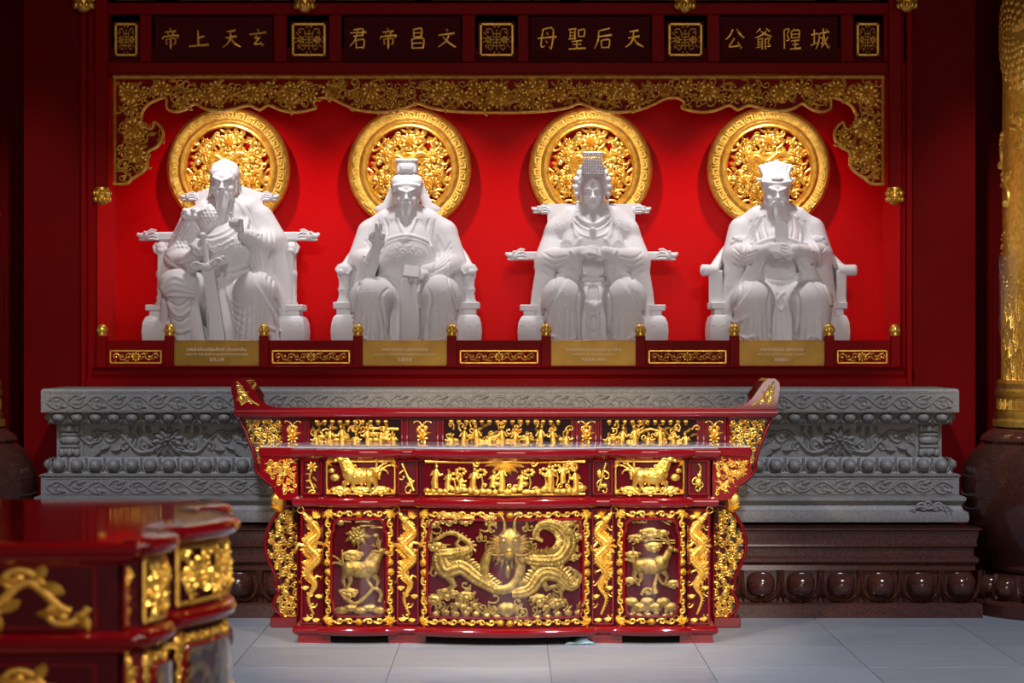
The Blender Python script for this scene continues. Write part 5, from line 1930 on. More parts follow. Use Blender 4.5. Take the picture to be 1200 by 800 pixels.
def pic_lion(sg, c):
    def f(b):
        frame_rect(b, c - 40, c + 40, 541, 579, 1.2, 0, 1, 6)
        for (x, y, a) in ((c - 40, 541, .78), (c + 40, 541, 2.36), (c - 40, 579, -.78), (c + 40, 579, -2.36)):
            for q in (-.7, 0, .7):
                b.leaf(x, y, a + q, 9, 3, 2.5)
        b.beast(c + sg * 1, 558, 37, sg, -1.0)
        for k in range(10):
            b.curl(c + sg * (6 + 1.3 * k), 552 - k * .6 + 4 * (k % 3), PI / 2 + sg * (1.2 + k * .16), 12, sg * 5, 1.4, .9, 4 + k % 3, 1, 9)
        for k in range(4):
            b.curl(c - sg * (16 - 10 * k), 568, -PI / 2 + .5 * sg, 13, sg * (4.6 if k % 2 else -4.6), 1.3, .8, 0, 1, 8)
        for k in range(3):
            b.cloud(c + (k - 1) * 24, 574, 9, 4, 1)
        for q in range(3):
            b.curl(c - sg * 22, 562 - q * 4, -PI / 2 - sg * .4 * (q - .2), 22, sg * (2.4 - q * 2), 1.7, .8)
        b.dome(c + sg * 30, 560, 6, 5, 4)
        b.dome(c + sg * 34, 552, 4, 3.4, 4)
    return f


def pic_small(kind, c):
    def f(b):
        if kind == 'flower':
            b.flower(c, 548, 7, 4, 7)
            b.ht(crom([(c, 552), (c - 3, 562), (c + 2, 574)], 8), 1.2)
            for k in range(5):
                b.leaf(c, 556 + k * 4, (0.4 if k % 2 else PI - .4), 8, 3.4, 2.4, .6)
            b.curl(c - 4, 578, -.8, 14, 5, 1.1, .7)
        elif kind == 'sword':
            b.ht([(c - 7, 544), (c + 7, 576)], [1.0, 1.7])
            b.ht([(c + 2, 568), (c + 8, 564)], 1.2)
            for k in range(3):
                b.curl(c - 5 + k * 4, 552 + k * 8, (.4 if k % 2 else 2.6), 20, 4.4 if k % 2 else -4.4, 1.0, .6)
        elif kind == 'flute':
            b.ht([(c + 4, 543), (c - 5, 576)], 1.3)
            b.curl(c, 552, .3, 20, 4.6, 1.1, .7)
            b.curl(c - 1, 562, 2.6, 20, -4.6, 1.1, .7)
            b.dome(c - 4, 556, 3.4, 6, 4)
            b.dome(c + 2, 570, 4, 3, 3.5)
            b.curl(c + 1, 570, .6, 14, 4, 1, .6)
        else:
            b.dome(c, 566, 4.6, 6, 5); b.dome(c + 1, 558, 3, 3.6, 4)
            b.ht(crom([(c + 1, 556), (c + 3, 550), (c, 544)], 8), 1.1)
            for k in range(3):
                b.curl(c + (k - 1) * 2, 560 + k * 4, (.4 if k % 2 else 2.7), 16, 4.4 if k % 2 else -4.4, 1.0, .6)
    return f


def pic_pillar_dragon(c, sg):
    def f(b):
        pts = [(c - sg * 2, 612), (c + sg * 7, 626), (c - sg * 5, 640), (c + sg * 6, 655), (c - sg * 5, 671), (c + sg * 4, 687), (c - sg * 4, 703), (c + sg * 2, 722)]
        b.dragon(pts, 5.2, 0, True, True, True, True, sg, .9)
        for k in range(9):
            b.curl(c + sg * (6 if k % 2 else -6), 618 + k * 13, (1.9 if k % 2 else 1.2), 13, (4.4 if k % 2 else -4.4), 1.1, .7, 0, 1, 8)
        for (u, v) in ((-6, 607), (6, 606), (-7, 632), (8, 646), (-8, 690), (8, 700), (-6, 727), (5, 728), (-8, 660)):
            b.cloud(c + u * sg, v, 4, 3, sg)
        for q in range(4):
            b.leaf(c + sg * 2, 609, -PI / 2 + sg * (q - 1) * .32, 12, 2.4, 2, .5)
    return f


# --- the altar table
AT = thing('altar_table', 'red lacquered altar table with gilt panels, lower and in front of the upturned offering table', 'table', (X(592, 12.6), 12.69, 0))
carcase(AT, 245, .62)
for (u0, u1, kind) in ((-239, -217, 'flower'), (-126, -104, 'sword'), (104, 126, 'flute'), (217, 239, 'gourd')):
    stile(AT, u0, u1, 541, 580)
    b = MB(TXF(-.0)); pic_small(kind, (u0 + u1) / 2)(b)
    b.build('gilt_emblem', GOLD, AT)
    stile(AT, u0 - 1, u1 + 1, 599, 733)
    b = MB(TXF(-.0)); pic_pillar_dragon((u0 + u1) / 2, 1 if u0 < 0 else -1)(b)
    b.build('dragon_relief', GOLD, AT)
for c, sg in ((-170, -1), (170, 1)):
    b = MB(TXF()); pic_lion(sg, c)(b); b.build('beast_relief', GOLD, AT)
b = MB(TXF()); pic_people(b); b.build('figure_frieze', GOLD, AT)
lower_panel(AT, -100, 100, 598, 733, 9, pic_dragon, 1, 'dragon_scene')
lower_panel(AT, -213, -131, 598, 733, 9, pic_qilin, 2, 'beast_scene')
lower_panel(AT, 131, 213, 598, 733, 9, pic_deer, 3, 'deer_scene')
# stepped brackets that carry the overhanging ends of the top
b0 = front_plan(.62, 0, 245)
for sg in (-1, 1):
    out = [(245, 527), (291, 527), (292, 531), (290, 537), (291, 556), (281, 566), (272, 571), (273, 578), (268, 586), (258, 588), (245, 588)]
    b = MB()
    b.prism([(sg * u * KT, tz(v)) for u, v in out], .03, .40)
    b.build('end_bracket', RED_LACQ, AT, angle=30)
    poly = [(247, 538), (287, 538), (287, 555), (277, 563), (268, 569), (267, 580), (247, 581)]
    b = MB(lambda u, v, h: (sg * u * KT, .03 - h * KT, tz(v)))
    fill(b, poly, 8, 31 + sg, 0, 2.4, .3, .12)
    b.build('gilt_filigree', GOLD, AT)
    b = MB()
    b.box(sg * 244 * KT if sg > 0 else -292 * KT, 292 * KT if sg > 0 else -244 * KT, .02, .55, tz(536), tz(526), .008)
    b.build('top_end', RED_LACQ, AT)
    b = MB()
    b.box(sg * 245 * KT if sg > 0 else -289 * KT, 289 * KT if sg > 0 else -245 * KT, .03, .54, tz(526) + .001, tz(524.4), .002)
    b.build('glass_top', TOPGLASS, AT)

# --- the offering table behind it, with upturned ends
KB = 13.35 / FOC
BT = thing('offering_table', 'taller red lacquered offering table with upturned scroll ends, behind the altar table', 'table', (X(592.5, 13.35), 13.36, 0))
bz_ = lambda py: EYE - (py - 400.0) * KB
bx = lambda u: u * KB
prof = [(-282, 487), (-284, 478), (-290, 462), (-300, 450), (-310, 444), (-318, 446), (-321, 452), (-319, 458), (-316, 470), (-316, 487)]
top = [(u, v) for u, v in ((-316, 488.5), (-319, 470), (-322, 456), (-321, 448), (-316, 443.5), (-308, 443.5), (-302, 448), (-296, 457), (-288, 468), (-280, 474), (-268, 477.5))]
top = top + [(-u, v) for u, v in reversed(top)]
b = MB()
b.prism([(bx(u), bz_(v)) for u, v in top], 0, .36)
b.build('tabletop', RED_LACQ, BT, angle=35)
b = MB()
b.sweep([(bx(-316), .36), (bx(-316), 0), (bx(316), 0), (bx(316), .36)], [(0, bz_(489)), (.012, bz_(487)), (.016, bz_(483)), (.010, bz_(480)), (0, bz_(479.5))])
b.build('top_moulding', RED_LACQ, BT, angle=40)
for sg in (-1, 1):
    poly = [(291, 474), (299, 466), (306, 455), (313, 448), (318, 450), (317, 460), (314, 474)]
    b = MB(lambda u, v, h: (sg * u * KB, -h * KB, bz_(v)))
    fill(b, poly, 6, 5, 0, 3.0, .2, .14)
    b.ht(crom([(289, 475), (300, 468), (308, 456), (315, 447)], 10), 1.2)
    b.build('scroll_end_gilding', GOLD, BT)
b = MB()
b.box(bx(-262), bx(262), .05, .34, bz_(738), bz_(489), .004)
b.build('carcase', RED_PANEL, BT, angle=30)
# fretted upper register
for (u0, u1, kind) in ((-232, -122, 0), (-74, 78, 1), (112, 226, 2)):
    b = MB(lambda u, v, h: (u * KB, .046 - h * KB, bz_(v)))
    frame_rect(b, u0, u1, 491, 545, 1.6, 0, 1, 4)
    b.build('panel_edge', RED_LACQ, BT)
    b = MB()
    b.box(bx(u0 + 2), bx(u1 - 2), .043, .05, bz_(545), bz_(491.5))
    b.build('dark_ground', BLACK, BT, False)
    b = MB(lambda u, v, h: (u * KB, .042 - h * KB, bz_(v)))
    n = int((u1 - u0 - 12) / 9)
    for k in range(n):
        b.dome(u0 + 10 + k * 9, 494, 3.6, 2.2, 3, 0, 0, 6)
        b.leaf(u0 + 10 + k * 9, 494, PI / 2, 5, 4, 2)
    for k in range(int((u1 - u0) / 15)):
        x = u0 + 10 + k * 15
        b.person(x, 526, 25 + (k * 7 % 5), 1 if k % 2 else -1, k % 3 == 0, 0, -1)
    R = random.Random(70 + kind)
    for k in range(int((u1 - u0) / 5)):
        b.curl(R.uniform(u0 + 6, u1 - 6), R.uniform(500, 520), R.uniform(0, 6.3), 17, R.choice((-5, 5)), 1.2, .8)
        b.leaf(R.uniform(u0 + 6, u1 - 6), R.uniform(500, 522), R.uniform(0, 6.3), 10, 3.6, 3, .8)
        b.dome(R.uniform(u0 + 6, u1 - 6), R.uniform(512, 528), 5, 3.4, 3.4, 0, 0, 7)
    if kind == 2:
        b.ht(crom([(150, 520), (158, 508), (170, 503), (182, 508), (190, 520)], 12), 1.6)
    if kind == 0:
        b.ht([(-160, 502), (-126, 503)], 2.0, 0, .6); b.ht([(-158, 508), (-130, 510)], 2.0, 0, .6)
    b.build('figure_fret', GOLD_FINE, BT)
for (u0, u1) in ((-262, -240), (-116, -80), (84, 106), (233, 258)):
    for u in (u0, u1):
        b = MB(lambda u, v, h: (u * KB, .05 - h * KB, bz_(v)))
        b.ht([(u, 491), (u, 545)], 1.8, 0, 1, 3)
        b.build('stile', RED_LACQ, BT)
    b = MB(lambda u, v, h: (u * KB, .05 - h * KB, bz_(v)))
    c = (u0 + u1) / 2
    b.flower(c, 514, 7, 4, 7)
    b.dome(c, 506, 3, 4, 4)
    for k in range(4):
        b.leaf(c, 512, -PI / 2 + (k - 1.5) * .6, 12, 4, 3, .4)
        b.curl(c, 500, -PI / 2 + (k - 1.5) * .9, 13, (k - 1.5) * 4, 1.0, .7)
    b.build('gilt_emblem', GOLD, BT)
# pierced wings at both ends: red lip outside, gilt filigree inside
for sg in (-1, 1):
    upper = [(262, 490), (309, 490), (306, 505), (298, 526), (294, 540), (293, 552), (284, 562), (273, 571), (270, 584), (262, 588)]
    lower = [(262, 590), (252, 592), (262, 594), (268, 600), (277, 612), (283, 632), (281, 652), (275, 668), (270, 684), (272, 700), (271, 716), (262, 724), (256, 738)]
    lower = [(244, 592), (258, 594), (268, 602), (277, 616), (282, 632), (281, 650), (275, 666), (269, 680), (270, 690), (266, 694), (271, 702), (272, 714), (264, 722), (258, 732), (244, 738)]
    for nm, poly, size, seed, ins in (('upper_wing', upper, 9, 41, 3.2), ('lower_wing', lower, 9, 43, 3.0)):
        b = MB(lambda u, v, h: (sg * u * KB, .04 - h * KB, bz_(v)))
        c = crom(poly, 60)
        b.ht(c, 2.6, -2.0, 1.5, 5)
        b.ht([poly[0], poly[-1]], 2.2, -2.0, 1.5, 4)
        wg = b.build(nm, RED_LACQ, BT, angle=50)
        b = MB(lambda u, v, h: (sg * u * KB, .046 - h * KB, bz_(v)))
        fill(b, poly, size, seed, 0, 2.6, .14, .14)
        b.build('gilt_filigree', GOLD, wg)
    b = MB(lambda u, v, h: (sg * u * KB, .03 - h * KB, bz_(v)))
    for k in range(6):
        b.leaf(262, 598, -PI / 2 + .1 + k * .3, 20 - k, 7, 5, -.5)
    b.dome(268, 586, 8, 9, 6, .4)
    b.build('leaf_boss', GOLD, BT)
    b = MB()
    b.box(min(sg * 244, sg * 276) * KB, max(sg * 244, sg * 276) * KB, .0, .32, 0.0, bz_(723) , .006)
    b.build('foot', RED_LACQ, BT)

# ------------------------------------------------------------------ gold discs behind the heads
KD = 15.5 / FOC
def make_disc(px, label):
    root = thing('halo_disc', label, 'disc', (X(px, 15.5), NB - .055, Z(198, 15.5)), 0, 'gold discs behind the statues')
    if 'proto' in make_disc.__dict__:
        bpy.data.objects.remove(root)
        r = copy_tree(make_disc.proto)
        r.location.x = X(px, 15.5)
        r['label'] = label
        return r
    make_disc.proto = root
    prof = [(72.5, 0), (72.5, 5), (71, 8), (68, 9.5), (66.5, 8.5), (58.5, 8.5), (57.5, 10.5), (55, 11.5), (53, 10), (52, 8), (50, 8.5), (48.6, 6), (48.6, 0), (52, -1), (52, -9.6), (68, -9.6), (68, -1)]
    b = MB()
    n = 72
    V = []
    for r, h in prof:
        for i in range(n):
            a = 2 * PI * i / n
            V.append((r * KD * math.cos(a), -h * KD, r * KD * math.sin(a)))
    Fc = [(j * n + i, j * n + (i + 1) % n, ((j + 1) % len(prof)) * n + (i + 1) % n, ((j + 1) % len(prof)) * n + i) for j in range(len(prof)) for i in range(n)]
    b.add(V, Fc)
    ring = b.build('ring', GOLD, root, angle=50)
    # key pattern on the ring
    def polar(u, v, h):
        a = u
        return (v * KD * math.cos(a), -h * KD, v * KD * math.sin(a))
    b = MB(polar)
    m = 30
    for k in range(m):
        a0, da = 2 * PI * k / m, 2 * PI / m
        q = lambda t, r: (a0 + da * t, r)
        fw = .75
        for p in ([q(.05, 59.5), q(.05, 65.5)], [q(.05, 65.5), q(.3, 65.5), q(.55, 65.5)], [q(.55, 65.5), q(.55, 61.8)], [q(.55, 61.8), q(.3, 61.8)], [q(.75, 65.5), q(.75, 59.5)], [q(.3, 59.5), q(.52, 59.5), q(.75, 59.5)]):
            V = []
            (ua, va), (ub, vb) = p[0], p[-1]
            if abs(ua - ub) < 1e-6:
                w2 = fw / va
                V = [(ua - w2, va, 8), (ua + w2, va, 8), (ub + w2, vb, 8), (ub - w2, vb, 8)]
            else:
                V = [(ua, va - fw, 8), (ub, va - fw, 8), (ub, va + fw, 8), (ua, va + fw, 8)]
            V += [(x, y, 10.4) for x, y, z in V]
            b.add(V, [(4, 5, 6, 7), (0, 1, 5, 4), (1, 2, 6, 5), (2, 3, 7, 6), (3, 0, 4, 7)])
    b.build('key_pattern', GOLD, ring, angle=30, stuff=True)
    # openwork: blossoms, tendrils and a small dragon
    b = MB(lambda u, v, h: (u * KD, -(h + 1.5) * KD, v * KD))
    circ = [(47 * math.cos(2 * PI * k / 40), 47 * math.sin(2 * PI * k / 40)) for k in range(40)]
    fill(b, circ, 15, 12, 0, 1.3, .2, .13)
    fill(b, circ, 10, 15, .6, .35, .2, .15)
    b.flower(0, 30, 11, 7, 9, 0, 1)
    for k in range(6):
        a = 2 * PI * k / 6 + .5
        b.flower(33 * math.cos(a), 33 * math.sin(a), 8.5, 5, 8, a, 1)
    b.dragon([(26, 12), (12, 18), (-2, 8), (-16, 14), (-20, 0), (-4, -8), (12, -4), (22, -16), (8, -26)], 5, .5, True, True, True, True, 1, .9)
    for k in range(14):
        a = 2 * PI * k / 14
        b.curl(49 * math.cos(a), 49 * math.sin(a), a + PI + .5 * (-1) ** k, 22, 4.6 * (-1) ** k, 1.7, 1.1, 0, 1.1, 10)
    b.build('openwork', GOLD, root)
    return root


for px, lab in zip(DISC_PX, ('gold openwork disc on the red wall behind the armoured general statue', 'gold openwork disc on the red wall behind the scholar statue with the book', 'gold openwork disc on the red wall behind the crowned empress statue', 'gold openwork disc on the red wall behind the magistrate statue with the tablet')):
    make_disc(px, lab)

# ------------------------------------------------------------------ carved valance under the lettered band
DV = 14.74
KV = DV / FOC
VAL = thing('carved_valance', 'gilded openwork valance with scalloped edge hanging across the top of the niche', 'valance', (X(584.5, DV), DV, Z(88, DV)))
half = [(133, 88), (133, 215), (135.2, 215.5), (148, 215), (155, 209), (165.5, 202), (172, 194), (173.2, 178), (183, 172), (190.7, 161.3), (188.8, 149.7), (181, 142.7), (179.5, 149), (174.8, 151.4), (168.5, 147), (165.5, 138), (167, 130), (173.7, 121.7), (187.7, 115), (195.3, 115.8), (195.8, 127), (206.3, 130.5), (218, 127.5), (228.5, 121.2), (241.3, 127.5), (264.7, 129), (291.5, 122.8), (304.3, 128.2), (314.8, 122.8), (330, 128.7), (348.7, 131), (369.7, 126.3), (366.5, 120.5), (374.3, 114.7), (388, 115), (403, 122), (422, 129), (450, 131), (473, 126.8), (489.7, 120.5), (506, 126.3), (538.7, 130.5), (584.5, 131.7)]
outl = half + [(1169 - x, y) for x, y in reversed(half[:-1])]
loc = [(x - 584.5, 88 - y) for x, y in outl]
loc = loc[:2] + crom(loc[2:-2], 240) + loc[-2:]
VX = lambda dy: (lambda u, v, h: (u * KV, dy - h * KV, v * KV))
b = MB()
b.prism([(x * KV, z * KV) for x, z in loc], .0, .012)
b.build('backing_board', RED_FRAME, VAL, False)
b = MB(VX(.0))
edge = loc[1:-1]
b.ht(edge, 2.1, -1.0, 2.2, 5)
b.build('scalloped_rim', GOLD_DIM, VAL, angle=60)
b = MB(VX(.0))
b.ht([(-451.5, -2), (451.5, -2)], 2.6, 0, 1.6, 4)
for sg in (-1, 1):
    b.ht([(sg * 450, -2), (sg * 450, -127)], 2.0, 0, 1.6, 4)
b.build('border_strip', GOLD_DIM, VAL, angle=60)
b = MB(VX(.0))
poly = [(x * .993, min(z, -5)) for x, z in loc]
fill(b, poly, 19, 77, 0, .55, .42, .075)
fill(b, poly, 13, 78, .5, .35, .3, .08)
for k in range(9):
    b.leaf(0, -33, PI / 2 + (k - 4) * .34, 22 - abs(k - 4) * .8, 9, 5, 0, 1)
b.flower(0, -20, 13, 8, 10, 0, 1)
for sg in (-1, 1):
    for (u, v, r) in ((433, -22, 13), (428, -62, 14), (424, -92, 12), (330, -20, 12), (245, -20, 12), (150, -18, 12), (70, -22, 11), (195, -20, 11), (290, -22, 11), (395, -16, 11)):
        while r > 5 and not all(inside(poly, sg * u + r * math.cos(q), v + r * math.sin(q)) for q in (0, .8, 1.6, 2.4, 3.1, 3.9, 4.7, 5.5)):
            r -= .5
        b.flower(sg * u, v, r, 7, 9, r, 1)
        for k in range(5):
            b.leaf(sg * u + r * .7 * math.cos(k * 1.26), v + r * .7 * math.sin(k * 1.26), k * 1.26, r * .4, r * .4, 4, .5, .5)
b.build('peony_openwork', GOLD_DIM, VAL)

# hanging posts with gilt buds
def bud(b, x, y, z, s):
    b.lathe([(.2 * s, z + 12 * s), (9 * s, z + 12 * s), (10 * s, z + 9 * s), (8.6 * s, z + 7 * s), (10.5 * s, z + 3 * s), (11 * s, z - 1 * s), (9 * s, z - 6 * s), (6 * s, z - 10 * s), (2.5 * s, z - 12 * s), (.2 * s, z - 12.4 * s)], 18, (x, y))
    for k in range(9):
        a = 2 * PI * k / 9
        for zz, r in ((4, 10), (-4, 9.6)):
            aa = a + (.35 if zz < 0 else 0)
            b.ball((x + math.cos(aa) * r * s, y + math.sin(aa) * r * s, z + zz * s), (3.2 * s, 3.2 * s, 4.2 * s), 8, 5)


for i, (px, pb, pt, wpx, dy) in enumerate(((119.5, 230, -60, 8.4, 14.72), (1048.5, 230, -60, 8.4, 14.72), (98, 2, -220, 13, 14.58), (357, 2, -220, 13, 14.58), (803, 2, -220, 13, 14.58), (1063, 2, -220, 13, 14.58))):
    k = dy / FOC
    lab = ['short hanging red post with gilt bud at the left end of the valance', 'short hanging red post with gilt bud at the right end of the valance', 'hanging gilt bud on the top edge above the far left red wall', 'hanging gilt bud on the top edge near the square emblem beside the general', 'hanging gilt bud on the top edge near the square emblem beside the magistrate', 'hanging gilt bud on the top edge above the far right red wall'][i]
    r = thing('hanging_post', lab, 'post', (X(px, dy), dy, Z(pb, dy)), 0, 'hanging posts with gilt buds')
    b = MB()
    hw = wpx * k * .9
    b.box(-hw, hw, -hw * .6, hw * .6 + (0 if i < 2 else .06), 9 * k, (pb - pt) * k, .006)
    b.build('post', RED_FRAME, r, angle=30)
    b = MB()
    bud(b, 0, 0, 0, k * (.88 if i < 2 else 1.05))
    b.build('gilt_bud', GOLD, r, angle=60)

# ------------------------------------------------------------------ name boards and square emblems in the top band
DT = 14.775
KK = DT / FOC
BOARDS = (
    ('帝上天玄', 181, 320, (200, 233, 271.5, 302), (23, 25, 26, 29), 'general'),
    ('君帝昌文', 403, 540, (420, 455, 489.5, 523.5), (25, 24, 20, 24), 'scholar'),
    ('母聖后天', 621, 762, (641, 676, 707, 743.5), (30, 20, 24, 28), 'empress'),
    ('公爺隍城', 844, 982, (861, 894.5, 928, 961), (25, 24, 23, 29), 'magistrate'),
)
BRUSH = {  # brush skeletons on a 100 x 100 square, y down: lists of stroke points with widths
    '玄': [[(48, 4, 3), (54, 16, 7)], [(8, 30, 4), (50, 26, 4), (94, 20, 8)], [(46, 34, 3), (36, 46, 6), (60, 48, 4)], [(62, 40, 3), (44, 62, 6), (34, 74, 6), (70, 72, 4)], [(64, 62, 3), (78, 82, 9)]],
    '天': [[(24, 18, 4), (70, 12, 7)], [(18, 46, 4), (76, 38, 7)], [(44, 16, 5), (44, 44, 7), (30, 70, 5), (4, 88, 2)], [(46, 46, 4), (64, 70, 8), (96, 86, 4)]],
    '上': [[(46, 10, 4), (48, 80, 8)], [(50, 44, 5), (76, 38, 6)], [(4, 84, 5), (50, 80, 5), (98, 76, 8)]],
    '帝': [[(42, 2, 3), (54, 10, 6)], [(20, 20, 4), (78, 14, 6)], [(34, 22, 3), (40, 32, 5)], [(66, 18, 5), (58, 32, 3)], [(14, 38, 4), (8, 52, 6)], [(14, 40, 4), (88, 34, 6), (80, 46, 4)], [(28, 50, 4), (30, 76, 6)], [(28, 52, 3), (72, 48, 5), (72, 72, 6), (64, 70, 3)], [(50, 36, 5), (50, 78, 8), (50, 98, 2)]],
    '文': [[(46, 4, 3), (56, 16, 7)], [(8, 34, 4), (90, 24, 7)], [(62, 32, 5), (44, 62, 6), (6, 88, 2)], [(28, 38, 3), (56, 64, 7), (96, 88, 5)]],
    '昌': [[(28, 6, 5), (30, 42, 6)], [(28, 8, 4), (70, 4, 6), (68, 42, 6)], [(32, 24, 4), (66, 22, 4)], [(32, 42, 4), (66, 40, 4)], [(18, 50, 5), (22, 94, 7)], [(18, 52, 4), (80, 48, 6), (78, 94, 7)], [(24, 70, 4), (74, 68, 4)], [(24, 92, 4), (74, 90, 4)]],
    '君': [[(24, 10, 4), (74, 6, 6), (70, 36, 5)], [(6, 24, 4), (94, 20, 6)], [(22, 38, 4), (78, 34, 5)], [(48, 8, 5), (34, 52, 6), (4, 84, 2)], [(36, 56, 5), (40, 94, 6)], [(36, 58, 4), (80, 54, 6), (76, 94, 6)], [(42, 90, 4), (74, 88, 4)]],
    '后': [[(84, 2, 5), (50, 10, 5), (26, 14, 3)], [(26, 12, 5), (22, 56, 6), (2, 94, 2)], [(24, 40, 4), (96, 32, 7)], [(38, 56, 5), (42, 92, 6)], [(38, 58, 4), (82, 54, 6), (78, 92, 6)], [(44, 90, 4), (76, 88, 4)]],
    '聖': [[(6, 8, 4), (48, 4, 5)], [(14, 8, 4), (14, 50, 4)], [(40, 6, 5), (40, 56, 6)], [(16, 22, 3), (38, 20, 3)], [(16, 36, 3), (38, 34, 3)], [(4, 52, 4), (46, 46, 4)], [(58, 10, 5), (60, 42, 5)], [(58, 12, 4), (90, 8, 5), (88, 42, 5)], [(62, 40, 4), (86, 38, 4)], [(22, 62, 4), (78, 58, 5)], [(26, 76, 4), (74, 74, 4)], [(50, 60, 5), (50, 92, 6)], [(6, 96, 4), (96, 92, 7)]],
    '母': [[(30, 6, 5), (20, 82, 5), (40, 82, 3)], [(30, 8, 4), (82, 4, 6), (72, 92, 7), (60, 84, 3)], [(48, 20, 4), (56, 32, 6)], [(44, 58, 4), (52, 70, 6)], [(2, 48, 4), (98, 40, 7)]],
    '城': [[(4, 32, 4), (38, 26, 5)], [(20, 8, 5), (20, 74, 6)], [(2, 80, 5), (40, 66, 3)], [(40, 28, 4), (96, 18, 6)], [(46, 28, 5), (42, 66, 5), (28, 96, 2)], [(48, 48, 4), (64, 44, 5), (60, 72, 4), (52, 68, 2)], [(66, 4, 5), (72, 52, 6), (92, 92, 5), (98, 76, 2)], [(90, 40, 4), (74, 66, 5), (56, 90, 2)], [(80, 6, 3), (88, 14, 6)]],
    '隍': [[(8, 10, 5), (10, 96, 6)], [(10, 10, 4), (36, 6, 5), (24, 32, 4), (36, 54, 5), (20, 58, 3)], [(62, 2, 3), (56, 12, 5)], [(46, 14, 5), (48, 48, 5)], [(46, 16, 4), (88, 12, 5), (86, 48, 5)], [(50, 30, 3), (84, 28, 3)], [(50, 46, 3), (84, 44, 3)], [(46, 60, 4), (90, 56, 5)], [(50, 76, 4), (86, 74, 4)], [(68, 60, 5), (68, 92, 6)], [(40, 96, 4), (98, 92, 7)]],
    '爺': [[(34, 4, 5), (14, 22, 2)], [(62, 2, 3), (84, 16, 6)], [(66, 14, 5), (44, 32, 5), (6, 46, 2)], [(34, 14, 3), (62, 30, 6), (96, 40, 4)], [(18, 52, 4), (50, 48, 4)], [(22, 54, 3), (22, 86, 4)], [(44, 50, 5), (44, 98, 6)], [(24, 64, 3), (42, 62, 3)], [(24, 76, 3), (42, 74, 3)], [(12, 90, 4), (48, 82, 3)], [(60, 50, 5), (62, 98, 6)], [(60, 52, 4), (86, 48, 5), (74, 66, 4), (88, 82, 5), (72, 84, 3)]],
    '公': [[(40, 8, 6), (26, 34, 5), (4, 54, 2)], [(60, 4, 4), (74, 26, 7), (98, 46, 4)], [(48, 48, 5), (32, 70, 5), (22, 86, 5), (74, 80, 5)], [(66, 64, 3), (84, 94, 9)]],
}
for chars, a, c, cxs, hs, who in BOARDS:
    mid = (a + c) / 2
    r = thing('name_board', 'dark red board with gold characters %s above the %s statue' % (''.join(reversed(chars)), who), 'sign', (X(mid, DT), DT, Z(46, DT)), 0, 'lettered boards above the niche')
    b = MB()
    b.box((a - mid) * KK, (c - mid) * KK, 0, .022, -27 * KK, 27 * KK, .003)
    b.build('board', RED_DEEP, r, False)
    for ch, cx, hh in zip(chars, cxs, hs):
        wdt = 23.0 if ch != '上' else 25.0
        if ch in '君后昌聖隍爺': wdt = 22.0
        cy = 46 - 46 + (0)
        def cxf(u, v, h, cx=cx, wdt=wdt, hh=hh):
            return ((cx - mid + (u - 50) / 100 * wdt) * KK, -h * KK, (50 - v) / 100 * 26 * KK + 0.5 * KK)
        b = MB(cxf)
        for st in BRUSH[ch]:
            pts = crom([(p[0], p[1]) for p in st], 8) if len(st) > 2 else [(st[0][0] + (st[1][0] - st[0][0]) * i / 4, st[0][1] + (st[1][1] - st[0][1]) * i / 4) for i in range(5)]
            rr = np.interp(np.linspace(0, 1, len(pts)), np.linspace(0, 1, len(st)), [p[2] * .98 for p in st])
            b.ht(pts, list(rr), 0, .22, 3)
        b.build('character', GOLD_DIM, r, angle=30)

EMB = (('at the left end of the band, above the valance corner', 134.5, 161.5), ('between the boards of the general and the scholar', 342, 382), ('between the boards of the scholar and the empress', 562, 602), ('between the boards of the empress and the magistrate', 783, 823), ('at the right end of the band, above the valance corner', 1003.5, 1030))
for txt, a, c in EMB:
    mid, hw = (a + c) / 2, (c - a) / 2
    r = thing('square_emblem', 'gold framed %s emblem %s' % ('narrow' if hw < 15 else 'square', txt), 'emblem', (X(mid, DT), DT, Z(46.5, DT)), 0, 'framed emblems in the top band')
    b = MB()
    b.box((-hw - 2) * KK, (hw + 2) * KK, 0, .022, -21.5 * KK, 21.5 * KK)
    b.build('board', RED_DEEP, r, False)
    b = MB()
    t = 3.0
    hh = 19.5
    for (x0, x1, z0, z1) in ((-hw, hw, hh - t, hh), (-hw, hw, -hh, -hh + t), (-hw, -hw + t, -hh, hh), (hw - t, hw, -hh, hh)):
        b.box(x0 * KK, x1 * KK, -.012, 0, z0 * KK, z1 * KK, .003)
    b.build('frame', GOLD_DIM, r, angle=30)
    fx = hw / 20.0
    b = MB(lambda u, v, h: (u * fx * KK, -h * KK, v * KK))
    for sg in (1, -1):
        b.ht([(sg * 5, 11), (sg * 4, 4), (sg * 4, 3)], .8)
        b.ht([(sg * 5, -11), (sg * 4, -4), (sg * 4, -3)], .8)
        b.ht([(sg * 4, 3), (0, 3)], .8); b.ht([(sg * 4, -3), (0, -3)], .8)
        b.ht([(-4, sg * 7), (4, sg * 7)], .8)
        b.ht([(sg * 2, 0), (sg * 7, 0)], .8)
        b.flower(sg * 9.5, 0, 5.2, 2.4, 7)
        for q in (1, -1):
            b.curl(sg * 6, q * 12, .4 if sg > 0 else PI - .4, 11, -q * sg * 4, .9, .6)
            b.curl(sg * 2, q * 14, .9 * q if sg > 0 else PI - .9 * q, 9, q * sg * 4.6, .9, .6)
            b.leaf(sg * 12, q * 5, q * 1.2 if sg > 0 else PI - q * 1.2, 6, 2.6, 1.6, .6)
            b.leaf(sg * 14, q * 2, q * .2 if sg > 0 else PI - q * .2, 4, 2.2, 1.6, .6)
    b.ht([(0, 12), (0, -12)], .9)
    b.dome(0, 0, 1.6, 1.6, 2)
    b.build('emblem', GOLD_DIM, r)

